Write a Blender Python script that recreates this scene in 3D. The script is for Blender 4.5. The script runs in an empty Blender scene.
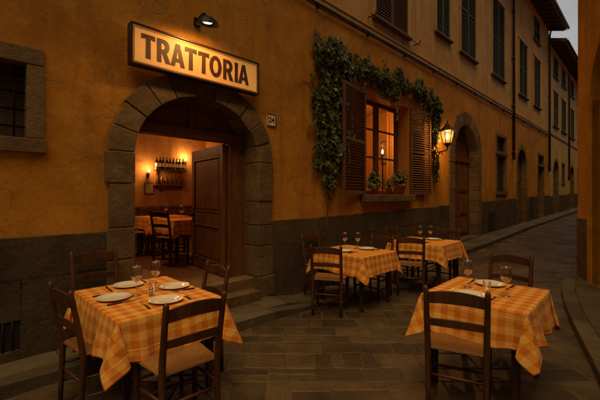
import bpy, bmesh, math, random
from mathutils import Vector, Matrix, noise
PI = math.pi
R = math.radians
scene = bpy.context.scene
col = scene.collection
rnd = random.Random(7)

# ------------------------------------------------------------------ helpers
class MB:
    def __init__(self):
        self.v = []; self.f = []; self.sm = []; self.uv = None
    def add(self, vs, fs, smooth=False, M=None):
        n = len(self.v)
        for p in vs:
            p = Vector(p)
            if M is not None: p = M @ p
            self.v.append(p)
        for f in fs:
            self.f.append([n + i for i in f]); self.sm.append(smooth)
    def box(self, x0, x1, y0, y1, z0, z1, M=None):
        vs = [(x0,y0,z0),(x1,y0,z0),(x1,y1,z0),(x0,y1,z0),(x0,y0,z1),(x1,y0,z1),(x1,y1,z1),(x0,y1,z1)]
        fs = [(0,3,2,1),(4,5,6,7),(0,1,5,4),(1,2,6,5),(2,3,7,6),(3,0,4,7)]
        self.add(vs, fs, False, M)
    def cbox(self, c, s, M=None):
        self.box(c[0]-s[0]/2, c[0]+s[0]/2, c[1]-s[1]/2, c[1]+s[1]/2, c[2]-s[2]/2, c[2]+s[2]/2, M)
    def bar(self, a, b, w, d, up=(0,0,1), w2=None, d2=None):
        """square-section bar from a to b"""
        a = Vector(a); b = Vector(b); t = (b-a).normalized()
        u = Vector(up)
        if abs(t.dot(u)) > .98: u = Vector((0,1,0))
        s = t.cross(u).normalized(); q = s.cross(t).normalized()
        w2 = w if w2 is None else w2; d2 = d if d2 is None else d2
        vs = []
        for (p, ww, dd) in ((a,w,d),(b,w2,d2)):
            for (i,j) in ((-1,-1),(1,-1),(1,1),(-1,1)):
                vs.append(p + s*(i*ww/2) + q*(j*dd/2))
        self.add(vs, [(0,1,2,3)[::-1],(4,5,6,7),(0,1,5,4),(1,2,6,5),(2,3,7,6),(3,0,4,7)])
    def tube(self, pts, r, n=8, caps=True, M=None):
        pts = [Vector(p) for p in pts]
        rs = r if isinstance(r, (list,tuple)) else [r]*len(pts)
        vs = []; fs = []
        ref = None
        for i, p in enumerate(pts):
            if i == 0: t = pts[1]-pts[0]
            elif i == len(pts)-1: t = pts[-1]-pts[-2]
            else: t = pts[i+1]-pts[i-1]
            t.normalize()
            if ref is None:
                ref = Vector((0,0,1)) if abs(t.z) < .9 else Vector((1,0,0))
            s = t.cross(ref).normalized(); q = s.cross(t).normalized(); ref = q
            for k in range(n):
                a = 2*PI*k/n
                vs.append(p + (s*math.cos(a)+q*math.sin(a))*rs[i])
        for i in range(len(pts)-1):
            for k in range(n):
                k2 = (k+1) % n
                fs.append((i*n+k, i*n+k2, (i+1)*n+k2, (i+1)*n+k))
        if caps:
            fs.append(tuple(range(n))[::-1]); fs.append(tuple((len(pts)-1)*n+k for k in range(n)))
        self.add(vs, fs, True, M)
    def lathe(self, prof, c=(0,0,0), n=24, M=None, a0=0.0):
        vs = []; fs = []
        for (r, z) in prof:
            for k in range(n):
                a = 2*PI*k/n + a0
                vs.append((c[0]+r*math.cos(a), c[1]+r*math.sin(a), c[2]+z))
        for i in range(len(prof)-1):
            for k in range(n):
                k2 = (k+1) % n
                fs.append((i*n+k, i*n+k2, (i+1)*n+k2, (i+1)*n+k))
        if prof[0][0] > 1e-6: fs.append(tuple(range(n))[::-1])
        if prof[-1][0] > 1e-6: fs.append(tuple((len(prof)-1)*n+k for k in range(n)))
        self.add(vs, fs, n > 8, M)
    def prism(self, poly, o, ex, ey, ez, d):
        """polygon (2-D list) in plane o+ex*x+ey*y, thickness d along ez"""
        o, ex, ey, ez = map(Vector, (o, ex, ey, ez)); n = len(poly)
        vs = [o+ex*x+ey*y for x, y in poly] + [o+ex*x+ey*y+ez*d for x, y in poly]
        fs = [tuple(range(n)), tuple(range(2*n-1, n-1, -1))]
        for i in range(n):
            j = (i+1) % n; fs.append((i, i+n, j+n, j))
        self.add(vs, fs)
    def build(self, name, mat, parent=None, bevel=0, world=False, fixn=True, solid=0, subd=0, attr=None):
        me = bpy.data.meshes.new(name)
        me.from_pydata([tuple(p) for p in self.v], [], self.f)
        me.polygons.foreach_set('use_smooth', self.sm)
        if self.uv:
            uvl = me.uv_layers.new(name='UVMap')
            for lp in me.loops: uvl.data[lp.index].uv = self.uv[lp.vertex_index]
        if attr:
            a = me.attributes.new('rnd', 'FLOAT', 'FACE'); a.data.foreach_set('value', attr)
        if fixn:
            bm = bmesh.new(); bm.from_mesh(me)
            bmesh.ops.remove_doubles(bm, verts=[v for v in bm.verts], dist=1e-6) if not attr else None
            bmesh.ops.recalc_face_normals(bm, faces=bm.faces); bm.to_mesh(me); bm.free()
        me.materials.append(mat)
        o = bpy.data.objects.new(name, me); col.objects.link(o)
        if parent is not None:
            o.parent = parent
            if world: o.matrix_parent_inverse = winv(parent)
        if bevel:
            m = o.modifiers.new('bevel', 'BEVEL'); m.width = bevel; m.segments = 2; m.limit_method = 'ANGLE'; m.angle_limit = R(40)
        if solid:
            m = o.modifiers.new('solid', 'SOLIDIFY'); m.thickness = solid; m.offset = 1
        if subd:
            m = o.modifiers.new('sub', 'SUBSURF'); m.levels = subd; m.render_levels = subd
        return o

def wmat(o):
    M = Matrix.Translation(o.location) @ o.rotation_euler.to_matrix().to_4x4()
    if o.parent: M = wmat(o.parent) @ o.matrix_parent_inverse @ M
    return M
def winv(o): return wmat(o).inverted()

def tag(o, label=None, cat=None, group=None, kind=None):
    if label: o['label'] = label
    if cat: o['category'] = cat
    if group: o['group'] = group
    if kind: o['kind'] = kind
    return o
def empty(name, loc, rz=0, label=None, cat=None, group=None):
    o = bpy.data.objects.new(name, None); col.objects.link(o)
    o.empty_display_size = .1
    o.location = loc; o.rotation_euler = (0,0,rz)
    return tag(o, label, cat, group)
kids = {}
def copy_tree(o, parent=None):
    c = o.copy(); col.objects.link(c); c.parent = parent
    for ch in [x for x in col.objects if x.parent == o]: copy_tree(ch, c)
    return c

def sheet(name, outline, holes, thick, mat, o, ex, ey, parent=None):
    """flat wall with openings: outline/holes are 2-D loops; local XY = (ex, ey); thickness along the inward normal"""
    cu = bpy.data.curves.new(name, 'CURVE'); cu.dimensions = '2D'; cu.fill_mode = 'BOTH'; cu.extrude = thick/2
    for lp in [outline]+holes:
        sp = cu.splines.new('POLY'); sp.points.add(len(lp)-1)
        for i, (x, y) in enumerate(lp): sp.points[i].co = (x, y, 0, 1)
        sp.use_cyclic_u = True
    t = bpy.data.objects.new('tmp', cu); col.objects.link(t)
    dg = bpy.context.evaluated_depsgraph_get()
    me = bpy.data.meshes.new_from_object(t.evaluated_get(dg)); me.name = name
    bpy.data.objects.remove(t); bpy.data.curves.remove(cu)
    ex = Vector(ex).normalized(); ey = Vector(ey).normalized(); ez = ex.cross(ey)
    # ez points to the outside of the wall; shift inwards
    M = Matrix.Translation(Vector(o) - ez*(thick/2)) @ Matrix((ex, ey, ez)).transposed().to_4x4()
    me.transform(M)
    me.materials.clear(); me.materials.append(mat)
    for p in me.polygons: p.use_smooth = False; p.material_index = 0
    ob = bpy.data.objects.new(name, me); col.objects.link(ob)
    if parent: ob.parent = parent; ob.matrix_parent_inverse = winv(parent)
    return ob

def arch_loop(x0, x1, zb, zs, rise, n=20):
    c = (x0+x1)/2; a = (x1-x0)/2
    pts = [(x0, zb)]
    for i in range(n+1):
        t = PI - PI*i/n
        pts.append((c+a*math.cos(t), zs+rise*math.sin(t)))
    pts.append((x1, zb))
    return pts
def rect(x0, x1, z0, z1): return [(x0,z0),(x0,z1),(x1,z1),(x1,z0)]

# ------------------------------------------------------------------ materials
class N:
    def __init__(self, name):
        self.m = bpy.data.materials.new(name); self.m.use_nodes = True
        self.t = self.m.node_tree; self.b = self.t.nodes['Principled BSDF']
        self.out = self.t.nodes['Material Output']
    def n(self, typ, **kw):
        nd = self.t.nodes.new(typ)
        for k, v in kw.items():
            if k.startswith('i_'):
                nd.inputs[k[2:].replace('_', ' ')].default_value = v
            else: setattr(nd, k, v)
        return nd
    def l(self, a, b): self.t.links.new(a, b)
    def noise(self, vec, scale, detail=4, rough=.55, dist=0):
        nd = self.n('ShaderNodeTexNoise'); nd.inputs['Scale'].default_value = scale
        nd.inputs['Detail'].default_value = detail; nd.inputs['Roughness'].default_value = rough
        nd.inputs['Distortion'].default_value = dist
        if vec is not None: self.l(vec, nd.inputs['Vector'])
        return nd.outputs['Fac']
    def ramp(self, fac, stops):
        nd = self.n('ShaderNodeValToRGB'); e = nd.color_ramp.elements
        while len(e) < len(stops): e.new(.5)
        for i, (p, c) in enumerate(stops):
            e[i].position = p; e[i].color = (c[0], c[1], c[2], 1) if isinstance(c, (tuple, list)) else (c, c, c, 1)
        self.l(fac, nd.inputs['Fac']); return nd.outputs['Color']
    def mix(self, fac, a, b, mode='MIX'):
        nd = self.n('ShaderNodeMix'); nd.data_type = 'RGBA'; nd.blend_type = mode
        for sock, v in ((nd.inputs['Factor'], fac), (nd.inputs['A'], a), (nd.inputs['B'], b)):
            if hasattr(v, 'links') or isinstance(v, bpy.types.NodeSocket): self.l(v, sock)
            elif isinstance(v, (tuple, list)): sock.default_value = (*v[:3], 1)
            else: sock.default_value = v
        # pick colour sockets explicitly
        return nd.outputs['Result']
    def math(self, op, a, b=None, clamp=False):
        nd = self.n('ShaderNodeMath', operation=op); nd.use_clamp = clamp
        for i, v in enumerate((a, b)):
            if v is None: continue
            if isinstance(v, bpy.types.NodeSocket): self.l(v, nd.inputs[i])
            else: nd.inputs[i].default_value = v
        return nd.outputs[0]
    def bump(self, h, strength=.4, dist=.01, prev=None):
        nd = self.n('ShaderNodeBump'); nd.inputs['Strength'].default_value = strength; nd.inputs['Distance'].default_value = dist
        self.l(h, nd.inputs['Height'])
        if prev is not None: self.l(prev, nd.inputs['Normal'])
        return nd.outputs['Normal']
    def obj(self):
        return self.n('ShaderNodeTexCoord').outputs['Object']
    def pos(self):
        return self.n('ShaderNodeNewGeometry').outputs['Position']

def mix_fix():
    # ShaderNodeMix exposes several A/B pairs; patch helper to use colour ones
    def mix(self, fac, a, b, mode='MIX'):
        nd = self.n('ShaderNodeMix'); nd.data_type = 'RGBA'; nd.blend_type = mode
        for sock, v in ((nd.inputs[0], fac), (nd.inputs[6], a), (nd.inputs[7], b)):
            if isinstance(v, bpy.types.NodeSocket): self.l(v, sock)
            elif isinstance(v, (tuple, list)): sock.default_value = (*v[:3], 1)
            else: sock.default_value = v
        return nd.outputs[2]
    N.mix = mix
mix_fix()

def plaster(name, c1, c2, c3, rough=.9, grime=(.16,.09,.035)):
    k = N(name); P = k.pos()
    big = k.noise(P, .55, 5, .6, .6); mid = k.noise(P, 2.6, 6, .65, .4); fine = k.noise(P, 26, 5, .7)
    a = k.mix(k.ramp(big, [(.36, 0), (.62, 1)]), c1, c2)
    a = k.mix(k.ramp(mid, [(.42, 0), (.72, .75)]), a, c3)
    a = k.mix(k.math('MULTIPLY', k.ramp(fine, [(.35, 0), (.75, 1)]), .4), a, grime)
    blot = k.noise(P, 1.1, 7, .68, .9)
    a = k.mix(k.math('MULTIPLY', k.ramp(blot, [(.5, 0), (.66, 1)]), .5), a, (c2[0]*.62, c2[1]*.58, c2[2]*.6))
    vo = k.n('ShaderNodeTexVoronoi', feature='DISTANCE_TO_EDGE'); vo.inputs['Scale'].default_value = 1.15
    wp = k.n('ShaderNodeTexNoise'); wp.inputs['Scale'].default_value = 2.3; wp.inputs['Detail'].default_value = 6; k.l(P, wp.inputs['Vector'])
    wm_ = k.n('ShaderNodeVectorMath', operation='MULTIPLY_ADD'); k.l(wp.outputs['Color'], wm_.inputs[0]); wm_.inputs[1].default_value = (.9,.9,.9); k.l(P, wm_.inputs[2])
    k.l(wm_.outputs[0], vo.inputs['Vector'])
    ck = k.math('MULTIPLY', k.ramp(vo.outputs['Distance'], [(0, 1), (.012, 0)]), k.ramp(k.noise(P, .9, 3), [(.5, 0), (.6, 1)]))
    a = k.mix(k.math('MULTIPLY', ck, .55), a, (.06,.03,.012))
    # vertical weather streaks
    mp = k.n('ShaderNodeMapping'); mp.inputs['Scale'].default_value = (3.2, 3.2, .28); k.l(P, mp.inputs['Vector'])
    st = k.noise(mp.outputs[0], 1.3, 5, .6, .3)
    a = k.mix(k.math('MULTIPLY', k.ramp(st, [(.5, 0), (.74, 1)]), .5), a, grime)
    # patched, flaked spots
    vz = k.noise(P, 1.35, 8, .7, 1.2)
    a = k.mix(k.math('MULTIPLY', k.ramp(vz, [(.59, 0), (.625, 1)]), .5), a, (c3[0]*.55, c3[1]*.6, c3[2]*.9))
    k.l(a, k.b.inputs['Base Color']); k.b.inputs['Roughness'].default_value = rough
    k.b.inputs['Specular IOR Level'].default_value = .25
    n1 = k.bump(k.math('ADD', k.math('MULTIPLY', mid, .8), k.math('MULTIPLY', fine, .18)), .5, .03)
    # hairline cracks
    n2 = k.bump(k.ramp(vz, [(.59, 1), (.625, 0)]), .6, .008, n1)
    k.l(n2, k.b.inputs['Normal'])
    return k.m

def stone(name, c1, c2, scale=3.5, rough=.85, bump=.5, attr=False, tint=(.72,1.22)):
    k = N(name); P = k.pos()
    a = k.mix(k.ramp(k.noise(P, scale, 7, .65, .5), [(.33, 0), (.68, 1)]), c1, c2)
    sp = k.noise(P, scale*14, 3, .7)
    a = k.mix(k.math('MULTIPLY', k.ramp(sp, [(.4, 0), (.8, 1)]), .5), a, (c1[0]*.45, c1[1]*.45, c1[2]*.45))
    if attr:
        at = k.n('ShaderNodeAttribute', attribute_name='rnd')
        a = k.mix(1.0, a, k.ramp(at.outputs['Fac'], [(0, .62), (1, 1.3)]), 'MULTIPLY')
    else:
        # per-island tint: neighbouring blocks differ a little
        g = k.n('ShaderNodeNewGeometry')
        a = k.mix(1.0, a, k.ramp(g.outputs['Random Per Island'], [(0, tint[0]), (1, tint[1])]), 'MULTIPLY')
    k.l(a, k.b.inputs['Base Color'])
    rr = k.ramp(k.noise(P, scale*2.2, 4), [(.3, rough-.16), (.75, min(1, rough+.1))]); k.l(rr, k.b.inputs['Roughness'])
    h = k.math('ADD', k.noise(P, scale*3, 6, .6), k.math('MULTIPLY', sp, .25))
    k.l(k.bump(h, bump, .02), k.b.inputs['Normal'])
    return k.m

def wood(name, c1, c2, rough=.5, axis=2, scale=1.0, worn=.3):
    k = N(name); P = k.obj()
    mp = k.n('ShaderNodeMapping'); s = [22*scale]*3; s[axis] = 1.6*scale; mp.inputs['Scale'].default_value = s
    k.l(P, mp.inputs['Vector'])
    g = k.noise(mp.outputs[0], 1, 6, .65, .6)
    a = k.mix(k.ramp(g, [(.34, 0), (.66, 1)]), c1, c2)
    w = k.noise(P, 7, 5, .6)
    a = k.mix(k.math('MULTIPLY', k.ramp(w, [(.52, 0), (.75, 1)]), worn), a, (min(1, c2[0]*2.0), min(1, c2[1]*1.9), min(1, c2[2]*1.7)))
    k.l(a, k.b.inputs['Base Color'])
    k.l(k.ramp(w, [(.3, rough), (.8, min(1, rough+.25))]), k.b.inputs['Roughness'])
    k.l(k.bump(g, .25, .004), k.b.inputs['Normal'])
    return k.m

def plain(name, c, rough=.5, metal=0, emit=None, es=0, var=.15, spec=.5, trans=0):
    k = N(name)
    n_ = k.noise(k.obj(), 9, 5)
    a = k.mix(k.ramp(n_, [(.3, 0), (.7, 1)]), tuple(x*(1-var) for x in c), tuple(min(1, x*(1+var)) for x in c))
    k.l(a, k.b.inputs['Base Color'])
    k.b.inputs['Roughness'].default_value = rough; k.b.inputs['Metallic'].default_value = metal
    k.b.inputs['Specular IOR Level'].default_value = spec
    if emit: k.b.inputs['Emission Color'].default_value = (*emit, 1); k.b.inputs['Emission Strength'].default_value = es
    if trans: k.b.inputs['Transmission Weight'].default_value = trans
    return k.m

M = {}
M['ochre'] = plaster('ochre_plaster', (.60,.275,.028), (.46,.195,.018), (.66,.34,.055))
M['ochre_up'] = plaster('upper_plaster', (.64,.39,.145), (.56,.33,.11), (.70,.46,.20))
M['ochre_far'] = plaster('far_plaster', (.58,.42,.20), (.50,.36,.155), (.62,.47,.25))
M['orange'] = plaster('orange_plaster', (.74,.36,.035), (.60,.27,.022), (.78,.42,.06))
M['inside'] = plaster('inner_plaster', (.55,.27,.08), (.48,.22,.06), (.6,.33,.11))
M['pietra'] = stone('arch_stone', (.105,.068,.032), (.215,.142,.068), 2.6, .85, .9)
M['dado'] = stone('dado_stone', (.046,.032,.017), (.102,.074,.041), 2.0, .9, 1.0, tint=(.88,1.1))
M['kerb'] = stone('kerb_stone', (.07,.056,.040), (.13,.108,.078), 2.6, .72, .7)
M['paving'] = stone('paving_stone', (.10,.092,.078), (.18,.165,.135), 2.4, .62, .35)
M['joint'] = stone('joint_earth', (.035,.032,.027), (.06,.055,.045), 6, .95, .4)
M['mortar'] = stone('joint_mortar', (.07,.052,.031), (.13,.098,.058), 5, .95, .6)
M['chair'] = wood('dark_chair_wood', (.034,.013,.006), (.095,.036,.014), .38)
M['table'] = wood('dark_table_wood', (.022,.009,.005), (.055,.022,.01), .5)
M['door'] = wood('brown_door_wood', (.10,.038,.015), (.19,.075,.028), .5, 2, .7)
M['olddoor'] = wood('old_door_wood', (.07,.045,.027), (.13,.085,.05), .7, 2, .6)
M['shut'] = wood('shutter_wood', (.085,.034,.016), (.15,.062,.028), .75, 0, .7)
M['shutg'] = wood('green_shutter', (.048,.068,.048), (.078,.102,.070), .9, 0, .7, .15)
M['iron'] = plain('black_iron', (.018,.017,.016), .5, .7)
M['pipe'] = plain('copper_pipe', (.07,.05,.035), .55, .6)
M['leaf'] = None
M['terra'] = plain('terracotta', (.36,.15,.07), .85)
M['soil'] = plain('potting_soil', (.04,.028,.018), 1)
M['roof'] = plain('roof_tile', (.20,.10,.06), .9, var=.35)
M['rafter'] = wood('rafter_wood', (.06,.04,.025), (.10,.065,.04), .8)
M['porc'] = plain('white_porcelain', (.80,.78,.73), .16, var=.02)
M['steel'] = plain('cutlery_steel', (.42,.40,.38), .28, 1, var=.05)
M['wine'] = plain('pale_wine', (.85,.55,.36), .08, var=.02, trans=.25)
M['salt'] = plain('salt_grain', (.75,.74,.7), .7)
M['black'] = plain('vent_dark', (.012,.011,.01), .9)
M['paper'] = plain('print_paper', (.36,.26,.15), .8, var=.3)
M['tile'] = plain('number_tile', (.78,.70,.52), .4, var=.1)
M['ink'] = plain('number_ink', (.03,.02,.02), .5)
M['floorin'] = plain('cotto_floor', (.16,.07,.04), .5, var=.3)

def leafmat(name, c1, c2):
    k = N(name)
    g = k.n('ShaderNodeNewGeometry')
    a = k.mix(k.ramp(g.outputs['Random Per Island'], [(0, 0), (1, 1)]), c1, c2)
    k.l(a, k.b.inputs['Base Color']); k.b.inputs['Roughness'].default_value = .45
    tr = k.n('ShaderNodeBsdfTranslucent'); k.l(a, tr.inputs['Color'])
    ms = k.n('ShaderNodeMixShader'); ms.inputs[0].default_value = .25
    k.l(k.b.outputs[0], ms.inputs[1]); k.l(tr.outputs[0], ms.inputs[2]); k.l(ms.outputs[0], k.out.inputs['Surface'])
    return k.m
M['leaf'] = leafmat('ivy_leaf', (.045,.068,.012), (.14,.165,.035))
M['leaf2'] = leafmat('pot_leaf', (.05,.085,.025), (.12,.15,.05))
M['petal'] = plain('red_petal', (.5,.06,.04), .6)

def glassm(name, tint=(1,1,1), thin=.0):
    k = N(name)
    lw = k.n('ShaderNodeLayerWeight'); lw.inputs['Blend'].default_value = .35
    tr = k.n('ShaderNodeBsdfTransparent'); tr.inputs[0].default_value = (.96,.95,.93,1)
    gl = k.n('ShaderNodeBsdfGlossy'); gl.inputs['Roughness'].default_value = .04; gl.inputs[0].default_value = (1,1,1,1)
    ms = k.n('ShaderNodeMixShader'); k.l(k.math('MULTIPLY', k.math('ADD', lw.outputs['Facing'], .06), .75), ms.inputs[0])
    k.l(tr.outputs[0], ms.inputs[1]); k.l(gl.outputs[0], ms.inputs[2]); k.l(ms.outputs[0], k.out.inputs['Surface'])
    return k.m
M['glass'] = glassm('drinking_glass')
M['bottle'] = plain('bottle_glass', (.02,.03,.015), .12, var=.3)
M['bottle2'] = plain('amber_bottle', (.16,.06,.015), .12, var=.3)
def paneglass(name, tint, rough=.05, fac=.12):
    k = N(name)
    tr = k.n('ShaderNodeBsdfTransparent'); tr.inputs[0].default_value = (*tint, 1)
    gl = k.n('ShaderNodeBsdfGlossy'); gl.inputs['Roughness'].default_value = rough
    ms = k.n('ShaderNodeMixShader'); ms.inputs[0].default_value = fac
    k.l(tr.outputs[0], ms.inputs[1]); k.l(gl.outputs[0], ms.inputs[2]); k.l(ms.outputs[0], k.out.inputs['Surface'])
    return k.m
M['pane'] = paneglass('window_pane', (.92,.85,.7))
M['lpane'] = None
def lanternglass():
    k = N('lantern_glass')
    k.b.inputs['Base Color'].default_value = (.95,.8,.55,1); k.b.inputs['Roughness'].default_value = .35
    k.b.inputs['Transmission Weight'].default_value = .9; k.b.inputs['IOR'].default_value = 1.1
    tr = k.n('ShaderNodeBsdfTransparent'); tr.inputs[0].default_value = (1,.85,.6,1)
    tl = k.n('ShaderNodeBsdfTranslucent'); tl.inputs[0].default_value = (.95,.75,.45,1)
    ms = k.n('ShaderNodeMixShader'); ms.inputs[0].default_value = .035
    k.l(tr.outputs[0], ms.inputs[1]); k.l(tl.outputs[0], ms.inputs[2]); k.l(ms.outputs[0], k.out.inputs['Surface'])
    return k.m
M['lpane'] = lanternglass()
def emis(name, c, s):
    k = N(name); e = k.n('ShaderNodeEmission'); e.inputs[0].default_value = (*c, 1); e.inputs[1].default_value = s
    k.l(e.outputs[0], k.out.inputs['Surface']); return k.m
M['bulb'] = emis('glowing_bulb', (1,.55,.2), 14)
M['bulb_hot'] = emis('lantern_flame', (1,.62,.26), 40)
M['lampface'] = emis('lamp_face', (1,.72,.38), 8)
def curtain():
    k = N('curtain_cloth')
    n_ = k.noise(k.pos(), 30, 3)
    c = k.mix(n_, (.85,.50,.18), (.95,.64,.28))
    df = k.n('ShaderNodeBsdfDiffuse'); k.l(c, df.inputs[0])
    tl = k.n('ShaderNodeBsdfTranslucent'); k.l(c, tl.inputs[0])
    ms = k.n('ShaderNodeMixShader'); ms.inputs[0].default_value = .55
    k.l(df.outputs[0], ms.inputs[1]); k.l(tl.outputs[0], ms.inputs[2])
    k.l(ms.outputs[0], k.out.inputs['Surface']); return k.m
M['curtain'] = curtain()

def signface():
    k = N('sign_face'); P = k.pos()
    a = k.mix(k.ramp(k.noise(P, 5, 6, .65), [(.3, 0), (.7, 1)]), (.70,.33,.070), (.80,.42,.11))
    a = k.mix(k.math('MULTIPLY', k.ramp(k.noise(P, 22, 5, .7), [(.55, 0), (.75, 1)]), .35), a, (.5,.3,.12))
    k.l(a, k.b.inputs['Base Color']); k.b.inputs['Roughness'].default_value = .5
    k.l(a, k.b.inputs['Emission Color']); k.b.inputs['Emission Strength'].default_value = .30  # faint glow added to the face so it looks evenly lit
    return k.m
M['sign'] = signface()
M['letter'] = plain('sign_letter', (.07,.026,.009), .55, var=.25)
M['signframe'] = plain('sign_frame', (.05,.025,.012), .4, .3)
M['signtrim'] = plain('sign_trim', (.55,.33,.12), .4, .2)

def gingham():
    k = N('gingham_cloth')
    uv = k.n('ShaderNodeUVMap').outputs[0]
    sep = k.n('ShaderNodeSeparateXYZ'); k.l(uv, sep.inputs[0])
    def stripe(s):
        s = k.math('ADD', s, k.math('MULTIPLY', k.math('SUBTRACT', k.noise(uv, 7, 4, .6), .5), .014))
        f = k.math('FRACT', k.math('DIVIDE', s, .104))
        # soft-edged woven stripe
        d = k.math('ABSOLUTE', k.math('SUBTRACT', f, .5))
        return k.ramp(d, [(.215, 1), (.285, 0)])
    sx, sy = stripe(sep.outputs[0]), stripe(sep.outputs[1])
    s = k.math('MULTIPLY', k.math('ADD', sx, sy), .5)
    c = k.ramp(s, [(0, (.86,.51,.135)), (.5, (.76,.31,.042)), (1, (.56,.165,.016))])
    fade = k.noise(uv, 9, 4)
    c = k.mix(k.math('MULTIPLY', fade, .35), c, (.72,.33,.07))
    hm = k.n('ShaderNodeAttribute', attribute_name='hem').outputs['Fac']
    stitch = k.ramp(k.math('ABSOLUTE', k.math('SUBTRACT', hm, .016)), [(0, 1), (.0022, 0)])
    c = k.mix(k.math('MULTIPLY', stitch, .5), c, (.34,.12,.02))
    hemh = k.ramp(hm, [(.013, 1), (.017, 0)])
    # ironed-in fold creases
    def crease(s_):
        f_ = k.math('ABSOLUTE', k.math('SUBTRACT', k.math('FRACT', k.math('DIVIDE', k.math('ADD', s_, .07), .37)), .5))
        return k.ramp(f_, [(0, 1), (.02, 0)])
    cr = k.math('ADD', crease(sep.outputs[0]), crease(sep.outputs[1]))
    k.l(c, k.b.inputs['Base Color']); k.b.inputs['Roughness'].default_value = .85
    k.b.inputs['Sheen Weight'].default_value = .1; k.b.inputs['Specular IOR Level'].default_value = .2
    def weave(s): return k.math('SINE', k.math('MULTIPLY', s, 2800.0))
    wv = k.math('MULTIPLY', weave(sep.outputs[0]), weave(sep.outputs[1]))
    wr = k.math('ADD', k.noise(uv, 14, 4, .55, .9), k.math('MULTIPLY', k.noise(uv, 4.5, 4, .5, 1.4), 1.6))
    k.l(k.bump(k.math('ADD', k.math('ADD', k.math('MULTIPLY', wv, .02), wr), k.math('ADD', k.math('MULTIPLY', cr, .35), k.math('MULTIPLY', hemh, .5))), .45, .011), k.b.inputs['Normal'])
    return k.m
M['gingham'] = gingham()

def rush():
    k = N('rush_seat'); P = k.obj()
    sep = k.n('ShaderNodeSeparateXYZ'); k.l(P, sep.inputs[0])
    ax = k.math('ABSOLUTE', sep.outputs[0]); ay = k.math('ABSOLUTE', sep.outputs[1])
    d = k.math('MAXIMUM', ax, ay)
    d = k.math('ADD', d, k.math('MULTIPLY', k.noise(P, 26, 3), .02))
    w = k.math('SINE', k.math('MULTIPLY', d, 880))
    w = k.math('MULTIPLY', k.math('ADD', w, 1), .5)
    gt = k.math('GREATER_THAN', ax, ay)
    base = k.mix(gt, (.42,.19,.042), (.52,.25,.062))
    c = k.mix(k.ramp(w, [(.0, 1), (.35, 0)]), base, (.10,.05,.02))
    c = k.mix(k.math('MULTIPLY', k.noise(P, 60, 4), .5), c, (.22,.11,.045))
    k.l(c, k.b.inputs['Base Color']); k.b.inputs['Roughness'].default_value = .7
    k.l(k.bump(w, .8, .006), k.b.inputs['Normal']); return k.m
M['rush'] = rush()

# ------------------------------------------------------------------ layout: X runs along the facade, wall plane at Y = WALL
WALL = 4.1
CAMH = 1.6
def g(x):
    d = max(0, min(x, 62)-3.5)
    return .022*d*d/(d+1.2) if d > 0 else 0.0
def kerb_y(x):
    P = [(-12,3.64),(.9,3.62),(2.2,3.47),(3.4,3.44),(4.4,3.40),(11,3.36),(17,3.50),(60,3.55)]
    for (a, ya), (b, yb) in zip(P, P[1:]):
        if x <= b: return ya+(yb-ya)*max(0,(x-a))/(b-a)
    return P[-1][1]
def kerb_h(x):
    def sst(t): t = max(0,min(1,t)); return t*t*(3-2*t)
    return .1*(1 - sst((x-3.35)/.5)*(1-sst((x-7.4)/.8))) + .012
NEARWALL_C = Vector((8.0, .975)); NW_D = Vector((-.914,-.407)).normalized()
def rkerb(x):   # right pavement edge
    P = [(-2,-1.2),(4.24,.42),(5.2,.68),(5.8,.83),(6.3,.94),(6.8,1.03),(7.2,1.085),(7.6,1.12),(8.1,1.145),(8.8,1.15),(60,1.15)]
    for (a, ya), (b, yb) in zip(P, P[1:]):
        if x <= b: return ya+(yb-ya)*max(0,(x-a))/(b-a)
    return P[-1][1]

# ---------------- ground + road
b = MB()
xs = [-150,-40,-12]+[i*1.5 for i in range(-6, 44)]+[90,200,400]
for i, x in enumerate(xs):
    for y in (-300,-40,-8,0,8,40,300): b.v.append(Vector((x, y, g(x)-.06)))
for i in range(len(xs)-1):
    for j in range(6): b.f.append([i*7+j, (i+1)*7+j, (i+1)*7+j+1, i*7+j+1]); b.sm.append(False)
b.build('ground', M['joint'])
bpy.data.objects['ground']['kind'] = 'structure'
# joint bed of the road (earth between the slabs)
b = MB()
xs = [-10+i*.8 for i in range(90)]
for x in xs:
    for y in (-9.0, 4.0): b.v.append(Vector((x, y, g(x)-.007)))
for i in range(len(xs)-1): b.f.append([i*2, i*2+2, i*2+3, i*2+1]); b.sm.append(False)
tag(b.build('road_bed', M['mortar']), kind='structure')
# slabs laid diagonally
b = MB(); attr = []
ca, sa = math.cos(R(-45)), math.sin(R(-45))
r2 = random.Random(3)
row_v = -12.0
vmin, vmax = -12, 60
def slab(u0, u1, v0, v1, r2):
    gp = .0035; ch = .013
    u0 += gp; u1 -= gp; v0 += gp; v1 -= gp
    cu, cv = (u0+u1)/2, (v0+v1)/2
    cx, cy = cu*ca - cv*sa, cu*sa + cv*ca
    if cx < -7 or cx > 58 or cy > kerb_y(cx)+.16 or cy < rkerb(cx)-.25: return
    if cx < 7.6 and False: return
    dz = r2.gauss(0, .004); tx = r2.gauss(0, .006); ty = r2.gauss(0, .006)
    cj = [(r2.uniform(-.007,.007), r2.uniform(-.007,.007)) for _ in range(4)]
    vs = []
    for (ins, z) in ((0, -.03), (0, -.006), (ch, 0)):
        for qi, (uu, vv) in enumerate(((u0+ins, v0+ins), (u1-ins, v0+ins), (u1-ins, v1-ins), (u0+ins, v1-ins))):
            uu += cj[qi][0]+r2.uniform(-.002,.002); vv += cj[qi][1]+r2.uniform(-.002,.002)
            x, y = uu*ca - vv*sa, uu*sa + vv*ca
            vs.append((x, y, g(x)+z+dz+(uu-cu)*tx+(vv-cv)*ty))
    fs = [(8,9,10,11)]
    for k in (0, 4):
        for i in range(4):
            j = (i+1) % 4; fs.append((k+i, k+j, k+j+4, k+i+4))
    b.add(vs, fs); attr.extend([r2.random()]*len(fs))
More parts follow.
